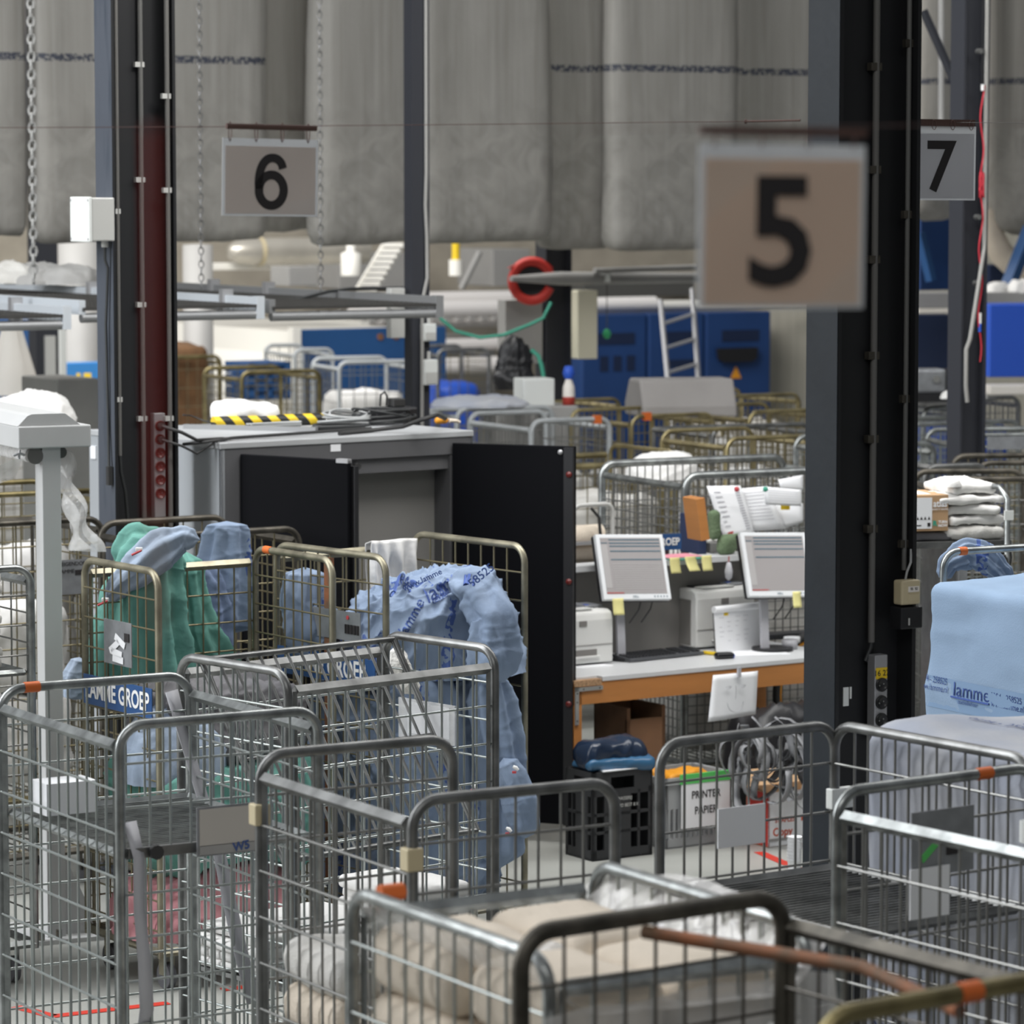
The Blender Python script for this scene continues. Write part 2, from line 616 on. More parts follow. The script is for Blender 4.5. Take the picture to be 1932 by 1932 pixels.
def bag_material():
    m = bpy.data.materials.new('sling_bag_fabric')
    m.use_nodes = True
    n, l = m.node_tree.nodes, m.node_tree.links
    b = n['Principled BSDF']
    b.inputs['Roughness'].default_value = .7
    t = n.new('ShaderNodeTexCoord')
    s = n.new('ShaderNodeSeparateXYZ')
    l.new(t.outputs['Object'], s.inputs[0])
    # vertical streaks
    mp = n.new('ShaderNodeMapping')
    mp.inputs['Scale'].default_value = (7, 7, .25)
    l.new(t.outputs['Object'], mp.inputs[0])
    n1 = n.new('ShaderNodeTexNoise')
    n1.inputs['Scale'].default_value = 3
    n1.inputs['Detail'].default_value = 4
    l.new(mp.outputs[0], n1.inputs['Vector'])
    r1 = n.new('ShaderNodeValToRGB')
    r1.color_ramp.elements[0].position, r1.color_ramp.elements[1].position = .3, .7
    r1.color_ramp.elements[0].color = (.245, .235, .213, 1)
    r1.color_ramp.elements[1].color = (.315, .305, .283, 1)
    l.new(n1.outputs['Fac'], r1.inputs[0])
    # soiled lower half
    n2 = n.new('ShaderNodeTexNoise')
    n2.inputs['Scale'].default_value = 4.5
    n2.inputs['Detail'].default_value = 6
    n2.inputs['Distortion'].default_value = 1.2
    l.new(t.outputs['Object'], n2.inputs['Vector'])
    r2 = n.new('ShaderNodeValToRGB')
    r2.color_ramp.elements[0].position, r2.color_ramp.elements[1].position = .34, .62
    r2.color_ramp.elements[0].color = (.19, .183, .166, 1)
    r2.color_ramp.elements[1].color = (.335, .322, .295, 1)
    l.new(n2.outputs['Fac'], r2.inputs[0])
    mr = n.new('ShaderNodeMapRange')
    mr.inputs['From Min'].default_value, mr.inputs['From Max'].default_value = .75, 1.15
    mr.inputs['To Min'].default_value, mr.inputs['To Max'].default_value = .55, 0
    l.new(s.outputs['Z'], mr.inputs['Value'])
    mx = n.new('ShaderNodeMix')
    mx.data_type = 'RGBA'
    l.new(mr.outputs[0], mx.inputs[0])
    l.new(r1.outputs[0], mx.inputs[6])
    l.new(r2.outputs[0], mx.inputs[7])
    # printed band at local z = 1.30
    sb = n.new('ShaderNodeMath')
    sb.operation = 'SUBTRACT'
    sb.inputs[1].default_value = 1.30
    l.new(s.outputs['Z'], sb.inputs[0])
    ab = n.new('ShaderNodeMath')
    ab.operation = 'ABSOLUTE'
    l.new(sb.outputs[0], ab.inputs[0])
    lt = n.new('ShaderNodeMath')
    lt.operation = 'LESS_THAN'
    lt.inputs[1].default_value = .026
    l.new(ab.outputs[0], lt.inputs[0])
    n3 = n.new('ShaderNodeTexNoise')
    n3.inputs['Scale'].default_value = 45
    n3.inputs['Detail'].default_value = 1
    l.new(t.outputs['Object'], n3.inputs['Vector'])
    r3 = n.new('ShaderNodeMath')
    r3.operation = 'LESS_THAN'
    r3.inputs[1].default_value = .56
    l.new(n3.outputs['Fac'], r3.inputs[0])
    mu = n.new('ShaderNodeMath')
    mu.operation = 'MULTIPLY'
    l.new(lt.outputs[0], mu.inputs[0])
    l.new(r3.outputs[0], mu.inputs[1])
    at = n.new('ShaderNodeAttribute')
    at.attribute_type = 'OBJECT'
    at.attribute_name = 'printed'
    mu2 = n.new('ShaderNodeMath')
    mu2.operation = 'MULTIPLY'
    l.new(mu.outputs[0], mu2.inputs[0])
    l.new(at.outputs['Fac'], mu2.inputs[1])
    m2 = n.new('ShaderNodeMix')
    m2.data_type = 'RGBA'
    l.new(mu2.outputs[0], m2.inputs[0])
    l.new(mx.outputs[2], m2.inputs[6])
    m2.inputs[7].default_value = (.045, .05, .07, 1)
    l.new(m2.outputs[2], b.inputs['Base Color'])
    bp = n.new('ShaderNodeBump')
    bp.inputs['Strength'].default_value = .25
    bp.inputs['Distance'].default_value = .03
    l.new(n2.outputs['Fac'], bp.inputs['Height'])
    l.new(bp.outputs[0], b.inputs['Normal'])
    M['sling_bag'] = m


bag_material()


def stripe_material():
    m = bpy.data.materials.new('hazard_stripes')
    m.use_nodes = True
    n, l = m.node_tree.nodes, m.node_tree.links
    b = n['Principled BSDF']
    b.inputs['Roughness'].default_value = .5
    t = n.new('ShaderNodeTexCoord')
    s = n.new('ShaderNodeSeparateXYZ')
    l.new(t.outputs['Object'], s.inputs[0])
    a = n.new('ShaderNodeMath')
    a.operation = 'MULTIPLY_ADD'
    a.inputs[1].default_value = .8
    l.new(s.outputs['Z'], a.inputs[0])
    l.new(s.outputs['X'], a.inputs[2])
    q = n.new('ShaderNodeMath')
    q.operation = 'MULTIPLY'
    q.inputs[1].default_value = 1 / .105
    l.new(a.outputs[0], q.inputs[0])
    fr = n.new('ShaderNodeMath')
    fr.operation = 'FRACT'
    l.new(q.outputs[0], fr.inputs[0])
    gt = n.new('ShaderNodeMath')
    gt.operation = 'GREATER_THAN'
    gt.inputs[1].default_value = .5
    l.new(fr.outputs[0], gt.inputs[0])
    mx = n.new('ShaderNodeMix')
    mx.data_type = 'RGBA'
    mx.inputs[6].default_value = (.75, .53, .02, 1)
    mx.inputs[7].default_value = (.015, .015, .015, 1)
    l.new(gt.outputs[0], mx.inputs[0])
    l.new(mx.outputs[2], b.inputs['Base Color'])
    M['stripes'] = m


stripe_material()


def print_cloth(name, c1, c2, ink, scale=5.0, thr=.60):
    """cloth with woven-in bands of blue print"""
    m = mat(name, c1, .85, 0, col2=c2, vs=4, bump=.15, bs=25)
    n, l = m.node_tree.nodes, m.node_tree.links
    b = n['Principled BSDF']
    src = b.inputs['Base Color'].links[0].from_socket
    t = n.new('ShaderNodeTexCoord')
    w = n.new('ShaderNodeTexWave')
    w.inputs['Scale'].default_value = 1.1
    w.inputs['Distortion'].default_value = 5
    w.inputs['Detail'].default_value = 1.5
    w.inputs['Detail Scale'].default_value = 1.2
    l.new(t.outputs['Object'], w.inputs['Vector'])
    g = n.new('ShaderNodeMath')
    g.operation = 'GREATER_THAN'
    g.inputs[1].default_value = .945
    l.new(w.outputs['Fac'], g.inputs[0])
    nz = n.new('ShaderNodeTexNoise')
    nz.inputs['Scale'].default_value = 38
    nz.inputs['Detail'].default_value = 1
    l.new(t.outputs['Object'], nz.inputs['Vector'])
    g2 = n.new('ShaderNodeMath')
    g2.operation = 'GREATER_THAN'
    g2.inputs[1].default_value = .5
    l.new(nz.outputs['Fac'], g2.inputs[0])
    mu = n.new('ShaderNodeMath')
    mu.operation = 'MULTIPLY'
    l.new(g.outputs[0], mu.inputs[0])
    l.new(g2.outputs[0], mu.inputs[1])
    mx = n.new('ShaderNodeMix')
    mx.data_type = 'RGBA'
    l.new(mu.outputs[0], mx.inputs[0])
    l.new(src, mx.inputs[6])
    mx.inputs[7].default_value = (*ink, 1)
    l.new(mx.outputs[2], b.inputs['Base Color'])


print_cloth('blue_print', (.225, .29, .40), (.185, .245, .35), (.055, .10, .29))
# ---------------------------------------------------------------- setting
YAW = R(31)


def slab(name, x0, y0, z0, x1, y1, z1, m, kind=True):
    o = MB().box(x0, y0, z0, x1, y1, z1).build(name, m)
    return structure(o) if kind else o


slab('floor', -16, 2, -.1, 20, 46, 0, 'floor')
bw = MB().box(-22, 0, 0, 22, .2, 9).build('wall_back', 'wall', loc=(0, 43, 0), yaw=R(12))
structure(bw)
p0 = dp(1440, 560, 41.0)
wp = MB().box(0, 0, 0, 6, .05, 6).build('wall_panel', 'wall_panel', loc=(p0.x, 40.0, 0), yaw=R(12))
structure(wp)
tr = MB()
for (a, b) in (((30, 1900), (100, 1918)), ((100, 1918), (318, 1893)), ((420, 1868), (560, 1850)), ((1432, 1608), (1505, 1640))):
    A, B = gp(a[0], a[1], 0), gp(b[0], b[1], 0)
    d = (B - A)
    ang = math.atan2(d.y, d.x)
    mt = Matrix.Translation((A.x, A.y, .001)) @ Matrix.Rotation(ang, 4, 'Z')
    tr.box(0, -.028, 0, d.length, .028, .002, mt)
ft = tr.build('floor_marking', 'red_tape')
tag(ft, 'red tape lines marking lanes on the grey floor', 'floor marking', kind='structure')

# ---------------------------------------------------------------- steel columns


def i_section(h, b, tf=.014, tw=.009):
    c = b / 2
    return [(0, 0), (tf, 0), (tf, c - tw / 2), (h - tf, c - tw / 2), (h - tf, 0), (h, 0), (h, b), (h - tf, b),
            (h - tf, c + tw / 2), (tf, c + tw / 2), (tf, b), (0, b)]


def column(label, corner_px, Y, yaw, h, b, top=7.5, m='column_paint'):
    p = dp(corner_px, 900, Y)
    t = thing('steel_column', label, 'column', (p.x, Y, 0), yaw)
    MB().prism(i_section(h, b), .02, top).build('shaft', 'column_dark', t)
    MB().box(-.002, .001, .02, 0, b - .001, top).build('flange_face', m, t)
    MB().box(-.06, -.06, 0, h + .06, b + .06, .02).build('base_plate', m, t)
    return t


def clips(mb, x, y, zs_, r):
    for z in zs_:
        mb.box(x - r * 2.4, y - r * .9, z - .012, x + r * 1.3, y + r * 1.2, z + .012)


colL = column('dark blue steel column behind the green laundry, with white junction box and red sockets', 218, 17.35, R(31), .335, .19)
for (x, y, r, z0, z1, zz) in ((.030, .012, .0095, 2.03, 7.4, (2.3, 3.2, 5.0)), (.185, .075, .013, 1.55, 7.4, (2.2, 2.75, 3.35, 3.9)), (.30, .02, .012, 1.6, 7.4, (2.2, 3.3, 3.75))):
    MB().cyl((x, y, z0), (x, y, z1), r, 10).build('conduit', 'conduit' if x != .185 else 'conduit_dark', colL)
    cm = MB()
    clips(cm, x, y, zz, r)
    cm.build('conduit_clip', 'box_grey', colL)
MB().tube([(.030, .012, 2.04), (.035, .012, 1.95), (.06, .02, 1.85), (.075, .03, 1.72)], .008, 8).build('cable', 'cable', colL)
# junction box on the flange
jb = thing('junction_box', 'white plastic junction box screwed to the side of the left steel column', 'electrical box',
           colL.matrix_basis @ Vector((0, 0, zat(455, 17.3))), R(31))
jb.matrix_world = jb.matrix_basis
zt = zat(373, 17.3) - zat(455, 17.3)
MB().box(-.118, -.02, 0, -.0, .195, zt).build('box_body', 'box_grey', jb, bevel=.006)
MB().box(-.135, -.022, -.004, -.118, .197, zt + .004).build('lid', 'box_white', jb, bevel=.004)
sm_ = MB()
for y in (-.012, .185):
    for z in (.01, zt - .012):
        sm_.cyl((-.137, y, z), (-.134, y, z), .006, 8)
sm_.build('screws', 'alu', jb)
MB().cyl((-.03, .03, -.03), (-.03, .03, 0), .018, 8).build('cable_gland', 'box_grey', jb)
MB().tube([(-.03, .03, -.03), (-.03, .03, -.09), (-.015, .03, -.13), (-.02, .05, -.4), (-.012, .05, -.9), (-.02, .03, -1.1)], .007, 8).build('cable', 'cable', jb)
MB().box(-.03, .015, -1.17, -.006, .045, -1.08).build('plug', 'rubber', jb)


def socket_strip(label, parent_col, Y, x, y, z0, z1, w, n, zfirst, pitch, m, tagtxt=None):
    p = parent_col.matrix_basis @ Vector((x, y, z0))
    t = thing('socket_strip', label, 'power strip', p, parent_col.rotation_euler.z)
    MB().box(-w / 2, 0, 0, w / 2, .04, z1 - z0).build('housing', 'alu', t, bevel=.003)
    for i in range(n):
        z = zfirst - i * pitch - z0
        mt = Matrix.Translation((0, -.001, z)) @ Matrix.Rotation(R(90), 4, 'X')
        mb = MB().lathe([(w * .44, 0), (w * .44, .006), (w * .37, .006), (w * .35, .002), (0.0005, .002)], seg=20, m=mt)
        s = mb.build('socket', m, t)
        hb = MB()
        for dx in (-.008, .008):
            hb.cyl((dx, -.0028, z + dx * .3), (dx, -.0036, z + dx * .3), .0022, 6)
        hb.build('contact', 'steel', s)
    if tagtxt:
        MB().box(-.022, -.002, z1 - z0 - .075, .022, 0, z1 - z0 - .040).build('tag', 'yellow', t)
        text(tagtxt, .026, 'ink', t, (0, -.003, z1 - z0 - .0575), (1, 0, 0), (0, 0, 1), .0004)
    return t


Yl = 17.45
stL = socket_strip('grey power strip of six dark red sockets on the left steel column', colL, Yl, .252, .035, zat(978, Yl), zat(781, Yl), .058, 6,
                   zat(805, Yl), .0655, 'socket_red')
pl = MB()
for i in (0, 1):
    z = zat(805, Yl) - i * .0655 - zat(978, Yl)
    pl.cyl((0, -.03, z), (0, .0, z), .017, 12)
    pl.tube([(0, -.03, z), (.02, -.07, z - .01), (.08, -.08, z - .03), (.16, -.08, -.07 + z), (.30, -.06, zat(832, Yl) - zat(978, Yl)), (.42, .10, zat(838, Yl) - zat(978, Yl))], .0085 - i * .002, 8)
pl.build('plugged_cable', 'rubber', stL)

colR = column('large dark blue steel column standing right of the desk', 1579, 11.15, R(31), .31, .165, m='column_paint_shaded')
Yr = 11.25
for (x, y, r, z0, z1, zz) in ((.182, .06, .011, zat(1215, Yr), 7.4, (zat(125, Yr), zat(320, Yr), zat(490, Yr), zat(672, Yr), zat(830, Yr), zat(1000, Yr))),
                              (.285, .03, .008, zat(1080, Yr), 7.4, (zat(80, Yr), zat(405, Yr), zat(755, Yr), zat(1030, Yr)))):
    MB().cyl((x, y, z0), (x, y, z1), r, 10).build('conduit', 'conduit_dark' if x > .2 else 'conduit', colR)
    cm = MB()
    clips(cm, x, y, zz, r)
    cm.build('conduit_clip', 'dark_galv', colR)
MB().tube([(.182, .06, zat(1213, Yr)), (.18, .06, zat(1225, Yr)), (.16, .06, zat(1250, Yr))], .007, 8).build('cable', 'cable', colR)
for q in ((.03, -.001, 1290, 1325, .02), (.055, -.001, 1290, 1312, .006)):
    MB().box(q[0], -.003, zat(q[3], Yr), q[0] + q[4], .0, zat(q[2], Yr)).build('tape_scrap', 'box_white', colR)
# scuffed paint on the flange
rs = random.Random(4)
sc_ = MB()
for i in range(34):
    y, z = rs.uniform(.01, .155), rs.choice((rs.uniform(1.3, 2.55), rs.uniform(.95, 1.9)))
    a = rs.uniform(-1.2, 1.2)
    L_, w_ = rs.uniform(.003, .017), rs.uniform(.0012, .004)
    mt = Matrix.Translation((-.0012, y, z)) @ Matrix.Rotation(a, 4, 'X')
    sc_.box(0, -L_, -w_, .001, L_, w_, mt)
sc_.build('paint_chips', 'plate_grey', colR)
# beige outlet, black box and socket strip on the right column
p = colR.matrix_basis @ Vector((.268, -.03, zat(1142, Yr)))
ob = thing('data_outlet', 'beige twin data outlet on the right steel column', 'outlet', p, R(31))
MB().box(-.037, 0, 0, .037, .045, .077).build('outlet_body', 'beige', ob, bevel=.006)
MB().box(-.012, -.002, .040, .030, .0, .058).build('port_label', 'white_warm', ob)
text('55  52', .011, 'ink', ob, (.009, -.003, .050), (1, 0, 0), (0, 0, 1), .0004)
MB().box(-.012, -.002, .012, .030, .0, .034).build('port_shutter', 'beige', ob, bevel=.001)
MB().tube([(.0, .03, .077), (.005, .03, .10), (.02, .03, .13), (.028, .04, .17)], .004, 6).build('cable', 'cable_grey', ob)
p = colR.matrix_basis @ Vector((.268, -.035, zat(1187, Yr)))
bb = thing('relay_box', 'small black box under the beige outlet on the right column', 'electrical box', p, R(31))
MB().box(-.042, 0, 0, .042, .06, .068).build('box_body', 'black', bb, bevel=.004)
MB().box(-.014, -.002, .012, -.009, 0, .034).build('label', 'box_grey', bb)
socket_strip('grey power strip with black sockets and yellow tag on the right column', colR, Yr, .192, .02, zat(1400, Yr), zat(1237, Yr), .050, 3,
             zat(1293, Yr), .0555, 'socket_black', '16 27')

# far columns
cm_ = dp(778, 700, 22.5)
cc = thing('steel_post', 'slim dark post rising behind the grey cabinet, with grey switch boxes', 'column', (cm_.x, 22.5, 0), R(31))
MB().box(0, 0, 0, .085, .10, 7.5).build('shaft', 'column_far', cc)
MB().box(.085, .01, 0, .13, .05, 7.5).build('rear_flange', 'column_far', cc)
MB().tube([(.095, -.015, z) for z in (7.4, 5, 4, 3.4)] + [(.085, -.02, 3.2), (.098, -.015, 3.0), (.1, -.015, 2.75), (.06, -.03, 2.62), (.055, -.03, 2.5), (.05, -.03, 1.6)], .011, 8).build('conduit', 'conduit_light', cc)
for (pt, pb, w) in ((612, 645, .085), (680, 728, .095)):
    z0, z1 = zat(pb, 22.4), zat(pt, 22.4)
    s = MB().box(.055, -.06, z0, .055 + w, 0, z1).build('switch_box', 'box_white', cc, bevel=.006)
    MB().box(.06, -.064, z0 + .01, .05 + w, -.06, (z0 + z1) / 2).build('cover', 'box_grey', s)
    MB().cyl((.1, -.03, z1), (.1, -.03, z1 + .05), .012, 8).build('cable_gland', 'box_grey', s)
z0, z1 = zat(640, 22.3), zat(545, 22.3)
MB().box(-.14, .02, z0, -.04, .08, z1).build('grey_panel', 'box_grey', cc, bevel=.004)

c2 = dp(1030, 600, 28.7)
cr_ = thing('steel_column', 'dark far column carrying the red ring and grey arm', 'column', (c2.x, 28.7, 0), R(31))
MB().prism(i_section(.24, .16), 0, 6.5).build('shaft', 'column_far', cr_)
MB().box(-.36, .02, zat(700, 27.5), -.02, .14, zat(575, 27.5)).build('control_box', 'machine_grey', cr_)
c3 = dp(68, 600, 30)
cl_ = thing('steel_column', 'dark column far left among the blue machines, grey panel on it', 'column', (c3.x, 30, 0), R(31))
MB().box(0, 0, 0, .2, .16, 5.5).build('shaft', 'column_far', cl_)
MB().box(.07, -.03, zat(725, 29.9), .16, 0, zat(635, 29.9)).build('panel', 'box_grey', cl_)
c4 = dp(1815, 500, 21.5)
cf = thing('steel_column', 'dark column behind sign 7, with grey conduit and red cord', 'column', (c4.x, 21.5, 0), R(31))
MB().prism(i_section(.19, .13, .016), 0, 7.5).build('shaft', 'column_far', cf)
MB().tube([(.15, -.02, 7.4), (.15, -.02, zat(455, 21.4)), (.14, -.03, zat(470, 21.4)), (.02, -.06, zat(640, 21.4)), (.0, -.05, zat(660, 21.4)), (.0, -.05, zat(730, 21.4)), (.02, -.04, zat(760, 21.4))], .013, 8).build('conduit', 'conduit_light', cf)
MB().tube([(.11, -.03, zat(y, 21.4)) for y in (0, 80, 160)], .003, 6).build('thin_wire', 'black', cf)
MB().tube([(.115 + .014 * math.sin(y * .05), -.03, zat(y, 21.4)) for y in range(160, 700, 15)], .0045, 6).build('red_cord', 'red_cord', cf)
MB().tube([(.112 + .014 * math.sin(k * 1.3) * 1.0, -.035, zat(325 + (k % 7) * 8, 21.4)) for k in range(24)], .007, 6).build('cord_bundle', 'red_cord', cf)
for (y0, y1, m) in ((158, 170, 'white'), (592, 612, 'white'), (612, 628, 'machine_bright')):
    MB().cyl((.115, -.03, zat(y1, 21.4)), (.115, -.03, zat(y0, 21.4)), .010, 8).build('connector', m, cf)
bl = MB()
for y in (95, 410, 535):
    bl.cyl((.095, -.04, zat(y, 21.4)), (.095, 0, zat(y, 21.4)), .016, 8)
bl.build('bolt_heads', 'steel', cf)
# diagonal brace from that column
A, B = dp(1742, 20, 23.5), dp(1812, 178, 23.5)
br = MB().tube([A, B], .028, 4).build('diagonal_brace', 'column_far')
tag(br, 'dark diagonal steel brace in the upper right between two columns', 'brace')
A, B = dp(1776, -20, 24.5), dp(1776, 240, 24.5)
tag(MB().tube([A, B], .022, 8).build('steam_pipe', 'machine_grey'), 'thin vertical pipe behind the diagonal brace at upper right', 'pipe')

# ---------------------------------------------------------------- roll cages
WIRE = .0042


def upath(w, h, r=.075, z0=.15, n=6, rad=.0):
    pts = [(0, z0)]
    for i in range(n + 1):
        a = math.pi - i * math.pi / 2 / n
        pts.append((r + r * math.cos(a), h - r + r * math.sin(a)))
    for i in range(n + 1):
        a = math.pi / 2 - i * math.pi / 2 / n
        pts.append((w - r + r * math.cos(a), h - r + r * math.sin(a)))
    pts.append((w, z0))
    return pts


def cage(label, p, yaw, X, Y, h=1.75, sides=None, mt='galv', mw='galv_wire', corner='nl', shelves=(), tapes=(), dv=.068, dh=.13, group='roll cages',
         fr=.0155, detail=True, base=True, brace=None):
    """p: world point of the named corner; x right, y away"""
    sides = sides or {'n': 'S', 'f': 'S', 'l': 'U', 'r': 'U'}
    c, s = math.cos(yaw), math.sin(yaw)
    ox = X if corner[1] == 'r' else 0
    oy = Y if corner[0] == 'f' else 0
    org = Vector((p.x - (c * ox - s * oy), p.y - (s * ox + c * oy), 0))
    t = thing('roll_cage', label, 'roll cage', org, yaw, group)
    t['X'], t['Y'], t['h'] = X, Y, h
    place = {'n': ((0, 0), (1, 0), X), 'f': ((0, Y), (1, 0), X), 'l': ((0, 0), (0, 1), Y), 'r': ((X, 0), (0, 1), Y)}
    for k, kind in sides.items():
        if not kind:
            continue
        (ax, ay), (dx, dy), L = place[k]
        P = lambda u, z, o=0: (ax + dx * u + (-dy) * o, ay + dy * u + dx * o, z)
        zlow = .19
        if kind in 'UB':
            pts = [P(u, z) for u, z in upath(L, h)]
            fo = MB().tube(pts, fr, 8).build('end_frame', mt, t)
            ztop, ins = h - .015, .03
            par, nm = fo, 'wire_grid'
        else:
            ztop, ins = h - .062, .03
            g = MB()
            q0, q1 = P(ins, ztop), P(L - ins, ztop)
            g.tube([q0, q1], .019, 4)
            g.tube([P(ins, zlow), P(ins, ztop)], .010, 4)
            g.tube([P(L - ins, zlow), P(L - ins, ztop)], .010, 4)
            fo = g.build('side_gate', mt, t)
            par, nm = fo, 'wire_grid'
        if kind == 'B':
            continue
        w = MB()
        n = max(2, int(round((L - 2 * ins) / dv)))
        for i in range(1, n):
            u = ins + (L - 2 * ins) * i / n
            w.cyl(P(u, zlow), P(u, ztop), WIRE, 5, caps=False)
        zz = ztop - (.10 if kind == 'U' else .13)
        o = WIRE * 1.6
        while zz > zlow:
            w.cyl(P(.01, zz, o), P(L - .01, zz, o), WIRE, 5, caps=False)
            zz -= dh
        w.build(nm, mw, par)
    if base:
        b = MB()
        z = .17
        for a_, b_ in (((0, 0), (X, 0)), ((X, 0), (X, Y)), ((X, Y), (0, Y)), ((0, Y), (0, 0))):
            b.tube([(a_[0], a_[1], z), (b_[0], b_[1], z)], .018, 4)
        n = int(X / .06)
        for i in range(1, n):
            b.cyl((X * i / n, 0, z + .015), (X * i / n, Y, z + .015), .0045, 5, caps=False)
        b.build('base_frame', mt, t)
        for cx in (.07, X - .07):
            for cy in (.08, Y - .08):
                k = MB().box(cx - .03, cy - .03, .145, cx + .03, cy + .03, .16)
                k.box(cx - .026, cy - .02, .06, cx - .021, cy + .02, .15).box(cx + .021, cy - .02, .06, cx + .026, cy + .02, .15)
                co = k.build('caster', mt, t)
                MB().cyl((cx - .017, cy, .056), (cx + .017, cy, .056), .055, 16).build('wheel', 'wheel', co)
    for z in shelves:
        b = MB()
        for a_, b_ in (((.02, .03), (X - .02, .03)), ((X - .02, .03), (X - .02, Y - .03)), ((X - .02, Y - .03), (.02, Y - .03)), ((.02, Y - .03), (.02, .03))):
            b.tube([(a_[0], a_[1], z), (b_[0], b_[1], z)], .014, 4)
        n = int(Y / .030)
        for i in range(1, n):
            b.cyl((.02, .03 + (Y - .06) * i / n, z), (X - .02, .03 + (Y - .06) * i / n, z), .004, 4, caps=False)
        for i in range(1, 5):
            b.cyl((.02 + (X - .04) * i / 5, .03, z - .008), (.02 + (X - .04) * i / 5, Y - .03, z - .008), .005, 4, caps=False)
        b.build('shelf', mt, t)
    for (k, u, m) in tapes:
        (ax, ay), (dx, dy), L = place[k]
        a_ = Vector((ax + dx * u, ay + dy * u, h))
        MB().cyl(a_ - Vector((dx, dy, 0)) * .026, a_ + Vector((dx, dy, 0)) * .026, fr * 1.12, 8).build('tape_band', m, t)
    return t


def plate(parent, origin, xdir, w, h_, m, name='nameplate', th=.004):
    """thin plate, origin = lower left, xdir along the reading direction, facing out"""
    x = Vector(xdir).normalized()
    z = Vector((0, 0, 1))
    nrm = x.cross(z)
    mt = Matrix((x, nrm, z)).transposed().to_4x4()
    mt.translation = Vector(origin)
    return MB().box(0, 0, 0, w, th, h_, mt).build(name, m, parent), nrm


NS = {'n': 'U', 'f': 'U', 'l': 'S', 'r': 'S'}
# V: left foreground
V = cage('bright galvanised roll cage in the left foreground, empty upper half, shelf and W5 card', gp(225, 1370, 1.75), R(30.5), .655, .90,
         sides=dict(NS), shelves=(1.36,), tapes=(('f', .105, 'orange'),))
# card holder hanging on the front
o_, nr = plate(V, (.232, -.03, 1.345), (1, 0, 0), .225, .148, 'plate_grey', 'card_holder')
MB().box(.240, -.038, 1.378, .450, -.034, 1.486).build('card', 'paper_grey', o_)
MB().box(.240, -.038, 1.350, .450, -.034, 1.376).build('pocket_edge', 'machine_grey', o_)
text('W5', .036, 'print_navy', o_, (.375, -.040, 1.366), (1, 0, .1), (-.1, 0, 1), .0004, .0012)
MB().box(0.02, -.012, 1.355, .335, .012, 1.385).build('shelf_bar', 'dull_galv', V)
MB().cyl((.105, -.03, 1.37), (.105, .01, 1.37), .022, 10).build('hinge_knob', 'rubber', V)
def strap(pts, w, m, parent, name='strap'):
    pts = [Vector(p) for p in pts]
    mb = MB()
    vs = []
    for i, p_ in enumerate(pts):
        d = (pts[min(i + 1, len(pts) - 1)] - pts[max(i - 1, 0)]).normalized()
        sd = Vector((1, .3 * math.sin(i), 0))
        sd = (sd - d * sd.dot(d)).normalized() * w / 2
        vs += [p_ - sd, p_ + sd]
    mb.add(vs, [(2 * i, 2 * i + 1, 2 * i + 3, 2 * i + 2) for i in range(len(pts) - 1)], True)
    return mb.build(name, m, parent, solid=.003)
strap([(.04, .02, 1.46), (.05, -.02, 1.36), (.05, -.02, 1.2), (.06, -.03, 1.05), (.075, -.01, .90), (.09, .06, .78), (.2, .12, .70)], .042, 'tape_grey', V, 'strap')
strap([(.60, .92, 1.70), (.62, .90, 1.6), (.645, .85, 1.45), (.66, .7, 1.2), (.67, .6, .95), (.68, .5, .75)], .045, 'tape_grey', V, 'strap')
# G: behind, with a folded-up shelf
G = cage('galvanised roll cage behind the left foreground one, wire shelf folded up inside', gp(543, 1270, 1.75), R(42), .90, .58,
         sides={'l': 'U', 'r': 'U', 'n': 'S', 'f': 'S'}, mt='dull_galv', tapes=())
tl = MB()
for i in range(15):
    x = .04 + .82 * i / 14
    tl.cyl((x, .50, 1.74), (x + .0, .06, 1.12), .0055, 5, caps=False)
for k in range(3):
    f_ = k / 2
    tl.tube([(.03, .50 - .44 * f_, 1.74 - .62 * f_), (.87, .50 - .44 * f_, 1.74 - .62 * f_)], .012 if k != 1 else .006, 5)
tl.tube([(.03, .5, 1.74), (.03, .06, 1.12)], .013, 5).tube([(.87, .5, 1.74), (.87, .06, 1.12)], .013, 5)
tl.build('folded_shelf', 'dull_galv', G)
o_, nr = plate(G, (.872, .47, 1.40), (0, -1, 0), .30, .14, 'film_bag', 'document_pocket', .006)
MB().box(.866, .20, 1.42, .868, .42, 1.53).build('document', 'paper', o_)
MB().box(.02, .02, .685, .88, .56, .70).build('linen_shelf', 'dull_galv', G)
# H
Hc = cage('galvanised roll cage with a yellow clip, between left foreground cage and cream load', gp(778, 1512, 1.75), R(30.5), .615, .875,
          sides={'n': 'U', 'f': 'U', 'l': 'S', 'r': None}, mt='dull_galv', mw='dull_wire')
for (x, y, z) in ((0, .875, 1.585), (0, 0, 1.60)):
    MB().box(x - .026, y - .022, z - .03, x + .022, y + .022, z + .03).build('hinge_clip', 'beige', Hc, bevel=.004)
MB().box(.02, .03, .52, .6, .85, .535).build('load_board', 'dull_galv', Hc)
# I: cream load
Ic = cage('roll cage in the front centre loaded with cream bedding under clear film', gp(1037, 1812, 1.75), R(30.5), .64, .86,
          sides={'l': 'U', 'r': 'U', 'n': 'S', 'f': 'S'}, tapes=(), dv=.075, dh=.16)
MB().box(-.02, .80, 1.30, .02, .85, 1.36).build('hinge_clip', 'beige', Ic, bevel=.004)
MB().cyl((.07, .86, 1.735), (.13, .86, 1.735), .02, 8).build('tape_band', 'orange', Ic)
